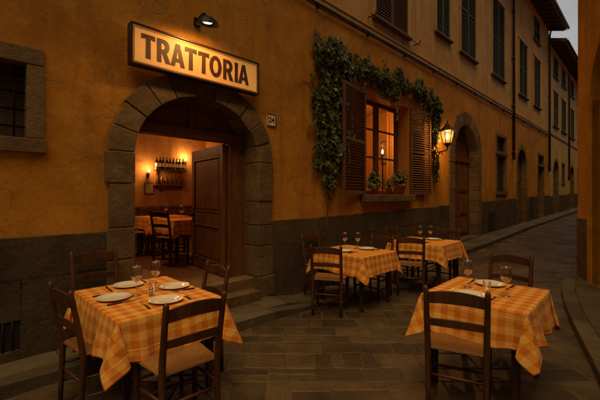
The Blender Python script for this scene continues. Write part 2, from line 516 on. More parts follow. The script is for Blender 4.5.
while row_v < vmax:
    h = r2.uniform(.19, .32)
    u = -60 + r2.random()
    # only the strip of u that can matter
    while u < 45:
        w = r2.uniform(.24, .54)
        cu, cv = u+w/2, row_v+h/2
        cx, cy = cu*ca - cv*sa, cu*sa + cv*ca
        if -7.5 < cx < 59 and -2.2 < cy < 4.2:
            q_ = r2.random()
            if q_ < .16: f_ = r2.uniform(.35,.65); slab(u, u+w*f_, row_v, row_v+h, r2); slab(u+w*f_, u+w, row_v, row_v+h, r2)
            elif q_ < .28: f_ = r2.uniform(.4,.6); slab(u, u+w, row_v, row_v+h*f_, r2); slab(u, u+w, row_v+h*f_, row_v+h, r2)
            else: slab(u, u+w, row_v, row_v+h, r2)
        u += w
    row_v += h
M['pavingA'] = stone('road_stone', (.050,.035,.020), (.118,.085,.050), 1.9, .55, .9, attr=True)
tag(b.build('road', M['pavingA'], attr=attr, fixn=False), kind='structure')

# ---------------- pavements
def pavement(name, edge, inner, hfun, x0, x1, sgn, seed):
    r3 = random.Random(seed); b = MB()
    x = x0
    while x < x1:
        L = r3.uniform(.75, 1.15); xe = min(x+L, x1)
        def q(xa, xb, ya0, ya1, yb0, yb1, lift):
            gpp = .004
            za, zb = g(xa)+hfun(xa)+lift, g(xb)+hfun(xb)+lift
            vs = [(xa+gpp,ya0,g(xa)-.05),(xb-gpp,yb0,g(xb)-.05),(xb-gpp,yb1,g(xb)-.05),(xa+gpp,ya1,g(xa)-.05),
                  (xa+gpp,ya0,za),(xb-gpp,yb0,zb),(xb-gpp,yb1,zb),(xa+gpp,ya1,za)]
            b.add(vs, [(0,3,2,1),(4,5,6,7),(0,1,5,4),(1,2,6,5),(2,3,7,6),(3,0,4,7)])
        kw = .17*sgn
        e0, e1 = edge(x), edge(xe)
        q(x, xe, e0, e0+kw, e1, e1+kw, r3.uniform(-.003,.003))
        xm = (x+xe)/2 + r3.uniform(-.1,.1)
        em = edge(xm)
        q(x, xm, e0+kw+.006*sgn, inner(x), em+kw+.006*sgn, inner(xm), r3.uniform(-.005,.001))
        q(xm, xe, em+kw+.006*sgn, inner(xm), e1+kw+.006*sgn, inner(xe), r3.uniform(-.005,.001))
        x = xe
    return b.build(name, M['kerb'], bevel=.008)
tag(pavement('pavement', kerb_y, lambda x: WALL+.05, kerb_h, -8, 60, 1, 5), kind='structure')
def rw_line(x):
    if x >= 8: return .93
    return .975 + (x-8)*(.407/.914) - .04
tag(pavement('pavement', rkerb, rw_line, lambda x: .1, -2, 60, -1, 9), kind='structure')

# ---------------- trattoria building -------------------------------------------------
B1E = 23.4
bt = empty('trattoria_building', (B1E/2, WALL, 0), 0, 'ochre trattoria building with stone arched door, ivy framed window and dark eaves', 'building')
D1 = (1.49, 3.21); D1S, D1R = 2.08, .76           # door arch
WIN = (5.9, 7.73, 1.62, 3.66)
D2 = (10.4, 12.25)
holes_lo = [arch_loop(D1[0]-.12, D1[1]+.12, .02, D1S, D1R+.12),
            rect(-.5-.05, .53+.05, 2.08, 2.86),
            rect(*WIN),
            arch_loop(D2[0]-.12, D2[1]+.12, g(11)+.02, 2.82, .93+.12),
            rect(14.3, 15.35, g(15)+1.5, 3.08), rect(14.3, 15.35, 3.22, 3.80),
            arch_loop(17.05, 18.45, g(17.5)+.05, 2.95, .70),
            rect(20.74, 22.01, g(21)+.05, 3.08), rect(20.74, 22.01, 3.14, 3.64)]
STR = 4.95
up = [(6.3,7.66,5.3,7.4),(9.2,10.05,5.95,8.3),(10.88,12.1,5.9,8.6),(13.78,15.2,5.95,8.75),(17.3,18.62,5.95,8.3),(19.95,21.2,5.95,8.3)]
lo_out = [(-7,-.3),(-7,STR),(B1E,STR),(B1E,-.3)]
sheet('lower_wall', lo_out, holes_lo, .38, M['ochre'], (0,WALL,0), (1,0,0), (0,0,1), bt)
ZE1 = 10.75
holes_up = [rect(a+.02, c_-.02, z0+.02, z1-.02) for a, c_, z0, z1 in up] + [rect(19.9,21.1,9.1,10.3), rect(14.2,15.3,9.4,10.3)]
sheet('upper_wall', [(-7,STR),(-7,ZE1),(B1E,ZE1),(B1E,STR)], holes_up, .38, M['ochre_up'], (0,WALL+.012,0), (1,0,0), (0,0,1), bt)
# body behind (keeps light out and gives the house its volume)
b = MB()
b.box(-7, B1E, 9.6, 9.8, -.3, ZE1); b.box(-7.2, -7.003, WALL+.03, 9.8, -.3, ZE1)
b.box(-7, B1E, WALL+.42, 9.6, 4.2, 4.35)
b.box(-7, -.9, WALL+.42, 9.6, -.3, 4.2)
b.box(9.5, B1E, WALL+.62, 9.6, -.3, 4.2)
b.box(-7, B1E, WALL+.62, 9.6, 4.35, ZE1-.1)
b.build('rear_wall', M['ochre_up'], bt, world=True)
# string course + cables
b = MB(); b.box(-7, B1E, WALL-.035, WALL+.02, STR-.05, STR+.03)
b.box(-7, B1E, WALL-.055, WALL-.003, STR+.034, STR+.055)
b.build('string_course', M['ochre_far'], bt, world=True, bevel=.006)
b = MB()
for dz, rr, ph in ((-.10,.012,0),(-.135,.009,1.3)):
    pts = []
    for i in range(0, 160):
        x = -6.9+i*.19
        pts.append((x, WALL-.05-.006*math.sin(x*2+ph), STR+dz+.012*math.sin(x*1.9+ph)+.006*math.sin(x*5.1)))
    b.tube(pts, rr, 6)
for i in range(20):
    x = -6+i*1.5; b.cbox((x, WALL-.035, STR-.115), (.02,.07,.08))
b.build('wall_cable', M['iron'], bt, world=True)
# drain pipe
def pipe(x, z0, z1, parent, y=WALL-.07):
    b = MB(); b.tube([(x,y,z0),(x,y,z1-.5),(x,y-.05,z1-.25),(x,y-.45,z1-.02)], .05, 10)
    z = z0+.3
    while z < z1-.6: b.cbox((x, y+.03, z), (.14,.09,.03)); b.tube([(x,y,z-.03),(x,y,z+.03)], .06, 10); z += 1.9
    b.build('drain_pipe', M['pipe'], parent, world=True)
pipe(16.25, 3.05, ZE1, bt)
pipe(23.15, 2.9, ZE1, bt)
# stone plinth (dado) of big worn blocks
def dado(segs, top, parent, mat, seed, y=WALL, name='stone_plinth'):
    r3 = random.Random(seed)
    for (xa, xb) in segs:
        b = MB()
        rows = [(-.25,.42),(.42,.83),(.83,top)]
        for ri, (z0, z1) in enumerate(rows):
            x = xa
            while x < xb-1e-4:
                w = r3.uniform(.7, 1.7); xe = min(x+w, xb)
                if xb-xe < .3: xe = xb
                pr = .020 + r3.uniform(-.002,.003)
                gz = g(x) if x > 4 else 0
                zz0 = z0 + (gz if ri else 0); zz1 = z1+gz
                if VENT[0] < xe and VENT[1] > x and zz0 < VENT[3] and zz1 > VENT[2] and y == WALL:
                    # leave the vent opening
                    for (c0,c1,e0,e1) in ((x,VENT[0],zz0,zz1),(VENT[1],xe,zz0,zz1),(max(x,VENT[0]),min(xe,VENT[1]),zz0,VENT[2]),(max(x,VENT[0]),min(xe,VENT[1]),VENT[3],zz1)):
                        if c1-c0 > .01 and e1-e0 > .01: b.box(c0,c1,y-pr,y+.03,e0,e1)
                else:
                    b.box(x+.0008, xe-.0008, y-pr, y+.03, zz0+.0008, zz1-.0008)
                x = xe
        b.build(name, mat, parent, world=True, bevel=.007)
VENT = (.10,.485,.20,.46)
dado([(-7,1.235),(3.465,10.06),(12.59,17.0),(18.5,20.75),(22.0,B1E)], 1.22, bt, M['dado'], 4)
b = MB(); b.box(VENT[0], VENT[1], WALL-.004, WALL+.001, VENT[2], VENT[3])
v_ = b.build('cellar_vent', M['black'], bt, world=True)
b = MB()
for i in range(5): x = VENT[0]+.06+i*.067; b.tube([(x,WALL-.014,VENT[2]),(x,WALL-.014,VENT[3])], .006, 6)
b.build('bar_grille', M['iron'], v_, world=True)
b = MB(); b.box(13.3,13.98,WALL-.034,WALL-.03,g(13.5)+.22,g(13.5)+.8); b.build('cellar_vent', M['black'], bt, world=True)
b = MB(); b.box(19.2,19.6,WALL-.034,WALL-.03,g(19.5)+.3,g(19.5)+1.2); b.build('cellar_vent', M['black'], bt, world=True)

# arch surround of separate stones
def surround(x0, x1, zb, zs, rise, ring, parent, mat, seed, nv=11, prow=.035, dep=.33, hs=.42, name='stone_arch', y=WALL):
    r3 = random.Random(seed); b = MB(); c = (x0+x1)/2; a = (x1-x0)/2
    for side in (-1, 1):
        z = zb; k = 0
        while z < zs-.01:
            h = r3.uniform(hs*.72, hs*1.25); ze = z+h
            if zs-ze < hs*.5: ze = zs
            rg = ring + r3.uniform(-.03, .025)
            xi = c+side*a; xo = c+side*(a+rg); pr = prow + r3.uniform(-.006,.008)
            b.box(min(xi,xo), max(xi,xo), y-pr, y+dep, z+.003, ze-.003)
            z = ze; k += 1
    bd = [PI - PI*i/nv + (r3.uniform(-.05,.05) if 0 < i < nv else 0) for i in range(nv+1)]
    for i in range(nv):
        t0 = bd[i] - .003; t1 = bd[i+1] + .003
        pr = prow + r3.uniform(-.006,.01); ro = ring + r3.uniform(-.03,.035)
        n = 4; poly = []
        for j in range(n+1):
            t = t0+(t1-t0)*j/n; poly.append((c+a*math.cos(t), zs+rise*math.sin(t)))
        for j in range(n, -1, -1):
            t = t0+(t1-t0)*j/n; poly.append((c+(a+ro)*math.cos(t), zs+(rise+ro)*math.sin(t)))
        b.prism(poly, (0,y-pr,0), (1,0,0), (0,0,1), (0,1,0), dep+pr)
    return b.build(name, mat, parent, world=True, bevel=.011)
surround(D1[0], D1[1], .10, D1S, D1R, .29, bt, M['pietra'], 11, nv=11)
# entrance steps
b = MB(); b.box(1.25, 3.16, 3.95, 4.16, .06, .255); b.box(1.36, 3.34, 4.163, 4.80, .0, .40)
b.build('door_step', M['pietra'], bt, world=True, bevel=.012)
# door frame, lintel, tympanum
fy = 4.40
df = MB()
df.box(D1[0]-.06, D1[0]+.06, fy, fy+.12, .40, 2.37); df.box(2.955, D1[1]+.06, fy, fy+.12, .40, 2.37)
df.box(2.93, 2.955, fy-.02, fy+.12, .40, 2.37)
df.box(D1[0]-.06, D1[1]+.06, fy-.03, fy+.12, 2.37, 2.49)
dfo = df.build('door_frame', M['door'], bt, world=True, bevel=.008)
c = (D1[0]+D1[1])/2; a = (D1[1]-D1[0])/2
b = MB()
poly = [(c+(a+.05)*math.cos(PI-PI*i/20), max(2.49, D1S+(D1R+.05)*math.sin(PI-PI*i/20))) for i in range(21)]
b.prism(poly, (0,fy+.05,0), (1,0,0), (0,0,1), (0,1,0), .05)
b.box(c-.03, c+.03, fy+.02, fy+.05, 2.49, 2.86)
for sx in (-1, 1):
    pl = [(c+sx*.10, 2.55), (c+sx*.10, 2.78), (c+sx*.42, 2.70), (c+sx*.66, 2.55)]
    b.prism(pl, (0,fy+.033,0), (1,0,0), (0,0,1), (0,1,0), .018)
b.build('tympanum', M['door'], bt, world=True, bevel=.005)
def panel_leaf(name, w, h, th, mat, parent, loc, rz, panels, bev=.006):
    """door leaf in local coords x 0..w, y 0..th, z 0..h"""
    b = MB(); st = .11
    b.box(0, st, 0, th, 0, h); b.box(w-st, w, 0, th, 0, h)
    zs = [0]+[z for p in panels for z in p]+[h]
    for i in range(0, len(zs), 2): b.box(st, w-st, .002, th-.002, zs[i], zs[i+1])
    for (z0, z1) in panels:
        b.box(st, w-st, th*.35, th*.65, z0, z1)
        b.box(st+.05, w-st-.05, th*.15, th*.85, z0+.05, z1-.05)
        for (q0,q1,q2,q3) in ((st,w-st,z0,z0+.022),(st,w-st,z1-.022,z1),(st,st+.022,z0+.022,z1-.022),(w-st-.022,w-st,z0+.022,z1-.022)):
            b.box(q0,q1,-.006,th+.006,q2,q3)
    o = b.build(name, mat, parent, bevel=bev)
    M_ = Matrix.Translation(loc) @ Matrix.Rotation(rz, 4, 'Z')
    o.matrix_parent_inverse = winv(parent); o.matrix_basis = M_
    return o
lf = panel_leaf('door_leaf', 1.2, 1.94, .05, M['door'], bt, (2.91, 4.45, .415), R(83), [(.16,.72),(.92,1.78)])
b = MB(); b.lathe([(.0,.0),(.025,.01),(.03,.03),(.015,.045),(.012,.07),(0,.07)], (0,0,0), 12, Matrix.Translation((1.10,.05,.86)) @ Matrix.Rotation(R(-90),4,'X'))
b.box(1.07,1.13,.05,.056,.72,.98)
hd = b.build('door_handle', M['iron'], lf)
lf2 = panel_leaf('door_leaf', .45, 1.94, .05, M['door'], bt, (1.55, 4.52, .415), R(95), [(.16,.72),(.92,1.78)])

# ---- ground floor left: small barred window in a stone frame
b = MB()
b.box(-.66, -.5, WALL-.03, WALL+.2, 2.13, 2.81); b.box(.53, .665, WALL-.03, WALL+.2, 2.13, 2.81)
b.box(-.66, .665, WALL-.033, WALL+.2, 2.813, 2.965); b.box(-.68, .68, WALL-.045, WALL+.2, 1.995, 2.127)
wl = b.build('stone_window', M['pietra'], bt, world=True, bevel=.008)
b = MB()
for z in (2.24,2.4,2.56,2.72): b.tube([(-.5,WALL+.08,z),(.53,WALL+.08,z)], .009, 8)
for i in range(7): b.tube([(-.42+i*.145,WALL+.08,2.13),(-.42+i*.145,WALL+.08,2.81)], .008, 8)
b.build('window_grille', M['iron'], wl, world=True)
b = MB(); b.box(-.5,.53,WALL+.17,WALL+.2,2.13,2.81); b.box(0,.04,WALL+.14,WALL+.17,2.13,2.81)
b.build('wooden_casement', M['olddoor'], wl, world=True)

# ---- louvred shutters
def louvre(b, w, h, th, open_t=.5, pitch=.055, mid=True, st=.06, fat=1.35):
    b.box(0, st, 0, th, 0, h); b.box(w-st, w, 0, th, 0, h)
    b.box(st, w-st, .001, th-.001, 0, st*1.3); b.box(st, w-st, .001, th-.001, h-st, h)
    ms = []
    if mid: b.box(st, w-st, .001, th-.001, h*.5-st/2, h*.5+st/2)
    z = st*1.3+pitch*.6
    while z < h-st-pitch*.3:
        if not (mid and abs(z-h*.5) < st/2+pitch*.4):
            Mx = Matrix.Translation((w/2, th/2, z)) @ Matrix.Rotation(R(64 if fat > 1.5 else 52), 4, 'X')
            b.cbox((0,0,0), (w-2*st+.004, th*fat, .009), Mx)
        z += pitch
def shutter(parent, w, h, loc, rz, mat, pitch=.055):
    b = MB(); louvre(b, w, h, .038, pitch=pitch, st=.06 if pitch < .06 else .05, fat=1.35 if pitch < .06 else 2.0)
    b.box(-.004,.03,.038,.044,h*.12,h*.12+.04); b.box(-.004,.03,.038,.044,h*.85,h*.85+.04)
    o = b.build('shutter', mat, parent)
    o.matrix_parent_inverse = winv(parent); o.matrix_basis = Matrix.Translation(loc) @ Matrix.Rotation(rz, 4, 'Z')
    return o
# main ivy window
wm = MB(); X0, X1, Z0, Z1 = WIN
fy2 = WALL+.29
wm.box(X0, X0+.07, fy2, fy2+.07, Z0, Z1); wm.box(X1-.07, X1, fy2, fy2+.07, Z0, Z1)
wm.box(X0+.07, X1-.07, fy2+.001, fy2+.069, Z0, Z0+.08); wm.box(X0+.07, X1-.07, fy2+.001, fy2+.069, Z1-.08, Z1)
cx = (X0+X1)/2; wm.box(cx-.06, cx+.06, fy2-.012, fy2+.07, Z0+.08, Z1-.08)
for zz in (2.44, 3.05):
    wm.box(X0+.07, cx-.06, fy2+.01, fy2+.05, zz-.02, zz+.02); wm.box(cx+.06, X1-.07, fy2+.01, fy2+.05, zz-.02, zz+.02)
for s_ in (X0+.07, X1-.105): wm.box(s_, s_+.035, fy2+.005, fy2+.06, Z0+.08, Z1-.08)
wmo = wm.build('casement_window', M['shut'], bt, world=True, bevel=.004)
b = MB(); b.box(X0+.075, X1-.075, fy2+.028, fy2+.032, Z0+.08, Z1-.08); b.build('pane', M['pane'], wmo, world=True)
b = MB(); b.box(X0-.14, X1+.05, WALL-.15, WALL+.28, Z0-.15, Z0-.003); b.build('window_sill', M['pietra'], wmo, world=True, bevel=.012)
shutter(wmo, .92, Z1-Z0, (X0+.0, WALL-.012, Z0), R(180+10), M['shut'])
shutter(wmo, .92, Z1-Z0, (X1+.0, WALL-.058, Z0), R(-4), M['shut'])
# upper windows with closed shutters
def upper_window(x0, x1, z0, z1, parent, y=WALL, mat=None, trim=None, sill=True, pitch=.06):
    mat = mat or M['shutg']; trim = trim or M['ochre_up']
    b = MB(); t = .085
    b.box(x0-t, x0, y-.03, y+.2, z0, z1); b.box(x1, x1+t, y-.03, y+.2, z0, z1)
    b.box(x0-t-.02, x1+t+.02, y-.045, y+.2, z1+.002, z1+t+.03)
    f = b.build('window_surround', trim, parent, world=True, bevel=.006)
    if sill:
        s = MB(); s.box(x0-t-.02, x1+t+.02, y-.09, y+.2, z0-.06, z0-.002); s.build('sill', M['pietra'], f, world=True, bevel=.01)
    w = (x1-x0)/2
    shutter(f, w-.006, z1-z0-.01, (x0+.003, y-.01, z0+.004), 0, mat, pitch)
    shutter(f, w-.006, z1-z0-.01, (x0+w+.003, y-.01, z0+.004), 0, mat, pitch)
    return f
for i, (a_, c_, z0, z1) in enumerate(up): upper_window(a_, c_, z0, z1, bt, mat=M['shut'] if i == 0 else M['shutg'])
upper_window(19.92, 21.08, 9.12, 10.28, bt); upper_window(14.22, 15.28, 9.42, 10.28, bt)
# shutter hooks + rail under first window
b = MB()
for x in (6.05, 7.95):
    b.tube([(x,WALL,5.2),(x,WALL-.12,5.2),(x+.03,WALL-.17,5.24),(x+.02,WALL-.15,5.29)], .012, 6)
b.tube([(5.95,WALL-.13,5.205),(8.05,WALL-.13,5.185)], .008, 6)
b.build('drying_rail', M['iron'], bt, world=True)

# second arched door
gz = g(11)+.10
surround(D2[0], D2[1], gz-.05, 2.82, .93, .38, bt, M['pietra'], 21, nv=13, prow=.03, dep=.26)
b = MB()
c2 = (D2[0]+D2[1])/2; a2 = (D2[1]-D2[0])/2
b.prism(arch_loop(D2[0]-.05, D2[1]+.05, gz-.1, 2.82, .98), (0,WALL+.27,0), (1,0,0), (0,0,1), (0,1,0), .05)
dd = b.build('arched_door', M['door'], bt, world=True)
b = MB()
for sx in (-1,1):
    for (z0,z1) in ((gz+.12,gz+.62),(gz+.75,gz+1.35),(gz+1.48,gz+2.25)):
        xa, xb = sorted((c2+sx*.09, c2+sx*(a2-.12)))
        b.box(xa, xb, WALL+.245, WALL+.268, z0, z1); b.box(xa+.06, xb-.06, WALL+.232, WALL+.244, z0+.06, z1-.06)
b.box(c2-.04, c2+.04, WALL+.235, WALL+.268, gz, 2.66); b.box(D2[0], D2[1], WALL+.222, WALL+.268, 2.66, 2.8)
b.build('door_panel', M['door'], dd, world=True, bevel=.006)
b = MB(); b.box(D2[0]-.1, D2[1]+.1, WALL-.12, WALL+.25, g(11)+.0, g(11)+.16); b.build('door_step', M['kerb'], bt, world=True, bevel=.01)
# further doors and windows of the ground floor
def simple_door(x0, x1, z0, zs, rise, parent, y=WALL, arch=True, ring=.2):
    b = MB()
    if arch: lp = arch_loop(x0-.02, x1+.02, z0, zs, rise+.02)
    else: lp = rect(x0-.02, x1+.02, z0, zs)
    b.prism(lp, (0,y+.22,0), (1,0,0), (0,0,1), (0,1,0), .05)
    d = b.build('door', M['olddoor'], parent, world=True)
    b = MB(); w = (x1-x0)
    for sx in (0,1):
        for k in range(3):
            h = (zs-z0)/3.1
            b.box(x0+.08+sx*w/2, x0+w/2-.08+sx*w/2, y+.195, y+.218, z0+.15+k*h, z0+k*h+h-.02)
    b.build('door_panel', M['olddoor'], d, world=True, bevel=.005)
    if arch: surround(x0, x1, z0-.05, zs, rise, ring, parent, M['pietra'], int(x0*7), nv=9, prow=.02, dep=.2, name='stone_surround', y=y)
    else:
        b = MB(); b.box(x0-.16, x0, y-.02, y+.2, z0, zs+.0); b.box(x1, x1+.16, y-.02, y+.2, z0, zs); b.box(x0-.17, x1+.17, y-.03, y+.2, zs+.003, zs+.1)
        b.build('stone_surround', M['pietra'], parent, world=True, bevel=.006)
simple_door(17.1, 18.4, g(17.5)+.12, 2.95, .65, bt)
simple_door(20.8, 21.95, g(21)+.12, 3.05, 0, bt, arch=False)
def barred(x0, x1, z0, z1, parent, y=WALL, name='barred_window'):
    b = MB(); t=.12
    b.box(x0-t, x0, y-.025, y+.18, z0, z1); b.box(x1, x1+t, y-.025, y+.18, z0, z1)
    b.box(x0-t-.02, x1+t+.02, y-.035, y+.18, z1+.003, z1+t); b.box(x0-t-.04, x1+t+.04, y-.06, y+.18, z0-t, z0-.003)
    f = b.build(name, M['pietra'], parent, world=True, bevel=.006)
    b = MB(); b.box(x0,x1,y+.14,y+.17,z0,z1); b.box((x0+x1)/2-.03,(x0+x1)/2+.03,y+.11,y+.14,z0,z1); b.build('shutter_board', M['olddoor'], f, world=True)
    b = MB()
    n = max(3, int((x1-x0)/.16))
    for i in range(n): x = x0+(x1-x0)*(i+.5)/n; b.tube([(x,y+.06,z0),(x,y+.06,z1)], .009, 6)
    for i in range(4): z = z0+(z1-z0)*(i+.5)/4; b.tube([(x0,y+.06,z),(x1,y+.06,z)], .008, 6)
    b.build('window_grille', M['iron'], f, world=True)
barred(14.32, 15.33, g(15)+1.52, 3.06, bt); barred(14.32, 15.33, 3.24, 3.78, bt)
barred(20.82, 21.93, 3.17, 3.60, bt)
# eaves
def eaves(x0, x1, z, parent, y=WALL, over=.75, hgt=.22, depth=6):
    b = MB()
    poly = [(y-over, z), (y-over, z+.10), (y+depth, z+.10+(depth+over)*.32), (y+depth, z+(depth+over)*.32)]
    b.prism(poly, (x0-.1,0,0), (0,1,0), (0,0,1), (1,0,0), x1-x0+.2)
    # tile rolls
    x = x0
    while x < x1:
        b.tube([(x, y-over-.06, z+.11), (x, y+depth, z+.12+(depth+over)*.32)], .07, 8); x += .22
    r_ = b.build('roof', M['roof'], parent, world=True)
    b = MB(); x = x0+.1
    while x < x1:
        b.bar((x, y-over+.06, z-.05), (x, y+.3, z-.05+(over+.24)*.32), .09, .12); x += .55
    b.box(x0-.1, x1+.1, y-over+.001, y-over+.04, z-.03, z+.0)
    b.build('rafters', M['rafter'], r_, world=True)
    b = MB(); b.tube([(x0, y-over-.09, z+.03), (x1, y-over-.09, z+.03)], .065, 10); b.build('gutter', M['pipe'], r_, world=True)
eaves(-7, B1E+.1, ZE1-.25, bt)

# ---------------- neighbouring houses ----------------
def house(x0, x1, ze, label, wallmat, ups, doors, wins, y=WALL, seed=1, upper2=()):
    o = empty('townhouse', ((x0+x1)/2, y, g(x0)), 0, label, 'building')
    holes = [rect(a+.02,c_-.02,z0+.02,z1-.02) for a,c_,z0,z1 in list(ups)+list(upper2)]
    for (a,c_,zs,rise) in doors: holes.append(arch_loop(a-.05, c_+.05, g(a)+.05, zs, rise+.05) if rise else rect(a-.05,c_+.05,g(a)+.05,zs+.03))
    for (a,c_,z0,z1) in wins: holes.append(rect(a-.03,c_+.03,z0-.03,z1+.03))
    sheet('facade_wall', [(x0+.01,-.3),(x0+.01,ze),(x1,ze),(x1,-.3)], holes, .38, wallmat, (0,y,0), (1,0,0), (0,0,1), o)
    b = MB(); b.box(x0+.01, x1, y+.40, 9.6, -.3, ze-.15); b.build('rear_wall', wallmat, o, world=True)
    for w_ in list(ups)+list(upper2): upper_window(*w_, o, y=y)
    for (a,c_,zs,rise) in doors: simple_door(a, c_, g(a)+.12, zs, rise, o, y=y, arch=bool(rise), ring=.16)
    for w_ in wins: barred(*w_, o, y=y)
    eaves(x0+.1, x1-.1, ze-.2, o, y=y, over=.7)
    b = MB(); b.box(x0, x1, y-.03, y+.01, STR+.03, STR+.12); b.build('string_course', M['pietra'], o, world=True)
    segs = []; xx = x0
    for (a,c_,zs,rise) in sorted(doors): segs.append((xx, a-.2)); xx = c_+.2
    segs.append((xx, x1)); dado(segs, 1.15, o, M['dado'], seed, y=y)
    return o
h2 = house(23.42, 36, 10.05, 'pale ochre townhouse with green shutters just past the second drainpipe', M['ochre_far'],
      [(24.5,25.9,5.6,7.6),(26.9,28.5,5.6,7.6),(30.2,31.8,5.6,7.6),(33.3,34.8,5.6,7.6)],
      [(24.6,25.9,3.0,.6),(30.2,31.6,3.0,.6)], [(27.2,27.95,2.4,3.55),(33.5,34.4,2.4,3.5)], seed=31,
      upper2=[(24.5,25.8,8.45,9.6),(27.0,28.3,8.45,9.6),(30.2,31.6,8.45,9.6),(33.4,34.6,8.45,9.6)])
pipe(29.35, 2.6, 10.05, h2)
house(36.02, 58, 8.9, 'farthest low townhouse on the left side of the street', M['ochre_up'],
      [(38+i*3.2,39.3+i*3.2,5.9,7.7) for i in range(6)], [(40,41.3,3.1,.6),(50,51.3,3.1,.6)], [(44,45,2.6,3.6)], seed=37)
# house closing the street
o = empty('end_house', (60, 2, g(60)), 0, 'brown townhouse closing the far end of the street', 'building')
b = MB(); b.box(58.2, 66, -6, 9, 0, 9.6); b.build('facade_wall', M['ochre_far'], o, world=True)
b = MB(); b.prism([(-6.6,9.6),(1.5,11.4),(9.6,9.6)], (57.6,0,0), (0,1,0), (0,0,1), (1,0,0), 9); b.build('roof', M['roof'], o, world=True)
for yy in (1.6, 3.0):
    b = MB(); b.box(58.16,58.199,yy-.45,yy+.45,5.5,7.2); b.build('shutter', M['shutg'], o, world=True)
b = MB(); b.box(58.16,58.199,1.9,3.1,g(58)-.05,g(58)+2.5); b.build('door', M['olddoor'], o, world=True)

# ---------------- building on the right ----------------
br = empty('corner_building', (8, .975, 0), 0, 'orange plastered corner building at the right edge with arched recess', 'building')
nd = Vector((-NW_D.x, -NW_D.y, 0))       # local x runs away from the camera towards the corner
Lw = 12.0
o0 = Vector((8, .975, 0)) - nd*Lw
# outward normal must be +y-ish: ex x ey = nd x z ; want it to face street
exv = -nd
o1 = Vector((8,.975,0))
ARX = (.62, 2.25)
hole = arch_loop(ARX[0], ARX[1], .14, 3.15, .95)
sheet('side_wall', [(0,-.3),(0,6.3),(Lw,6.3),(Lw,-.3)], [hole], .4, M['orange'], o1, exv, (0,0,1), br)
nrm = exv.cross(Vector((0,0,1)))
def nwpt(k, z, off=0): return o1 + exv*k + Vector((0,0,z)) + nrm*off
b = MB(); b.box(8.0, 58, .60, .972, -.3, 6.3); b.build('street_wall', M['orange'], br, world=True)
b = MB()
vs = [nwpt(.6,0,-.42), Vector((8.2,.59,0)), Vector((58,.59,0)), Vector((58,-8,0)), nwpt(Lw,0,-6), nwpt(Lw,0,-.42)]
n_ = len(vs); b.add([v+Vector((0,0,-.3)) for v in vs]+[v+Vector((0,0,6.2)) for v in vs],
    [tuple(range(n_)), tuple(range(n_,2*n_))]+[(i,(i+1)%n_,(i+1)%n_+n_,i+n_) for i in range(n_)])
b.build('rear_wall', M['orange'], br, world=True)
b = MB()
for (k0, k1) in ((-.0,ARX[0]-.13),(ARX[1]+.13,Lw)):
    b.prism([(k0,-.3),(k0,1.2),(k1,1.2),(k1,-.3)], nwpt(0,0,-.05), exv, (0,0,1), nrm, .07)
b.box(8.03, 58, .95, .995, -.3, 1.2)
b.build('plinth', M['pietra'], br, world=True, bevel=.01)
b = MB()   # arched wooden door set back
b.prism(arch_loop(ARX[0]-.01, ARX[1]+.01, .1, 3.15, .96), nwpt(0,0,-.28), exv, (0,0,1), nrm, .05)
ad = b.build('arched_door', M['door'], br, world=True)
b = MB()
for k0 in (ARX[0]+.1, (sum(ARX))/2+.06):
    for (z0,z1) in ((.35,1.1),(1.25,2.0),(2.15,2.95)):
        b.prism([(k0,z0),(k0,z1),(k0+.62,z1),(k0+.62,z0)], nwpt(0,0,-.228), exv, (0,0,1), nrm, .02)
b.build('door_panel', M['door'], ad, world=True, bevel=.006)
b = MB()   # raised plaster architrave round the arch
for lp_o, lp_i in ((arch_loop(ARX[0]-.12, ARX[1]+.12, .12, 3.15, 1.07, 24), arch_loop(ARX[0], ARX[1], .12, 3.15, .95, 24)),):
    for i in range(len(lp_o)-1):
        b.prism([lp_o[i], lp_o[i+1], lp_i[i+1], lp_i[i]], nwpt(0,0,-.1), exv, (0,0,1), nrm, .13)
b.build('arch_surround', M['orange'], br, world=True)
b = MB(); vs = []
for k in range(0, 2):
    pass
b.prism([(-.1,6.3),(-.1,6.42),(Lw,6.42),(Lw,6.3)], nwpt(0,0,-.5), exv, (0,0,1), nrm, .62); b.box(8.1,58,-7.6,1.1,6.31,6.43)
b.build('roof', M['roof'], br, world=True)

# ---------------- interior of the trattoria ----------------
ri = empty('dining_room', (3, 6.5, .40), 0, 'warm lit dining room seen through the open arched door', 'room')
b = MB()
b.box(-.9, 5.2, 8.98, 9.1, .40, 3.6); b.box(-.95, -.90, 4.49, 9.1, .40, 3.6); b.box(5.2, 5.26, 4.49, 9.1, .40, 3.6)
b.box(-.9, 5.2, 4.49, 8.98, 3.3, 3.4)
b.build('inner_wall', M['inside'], ri, world=True)
b = MB(); b.box(-.9, 5.2, 4.79, 8.98, .3, .40); b.build('inner_floor', M['floorin'], ri, world=True)
b = MB(); b.box(-.9, 5.2, 8.94, 8.978, .40, 1.28); b.box(-.9, 5.2, 8.91, 8.978, 1.282, 1.33)
x = -.8
while x < 5.1: b.box(x, x+.02, 8.925, 8.939, .45, 1.25); x += .16
b.build('wainscot', M['door'], ri, world=True)
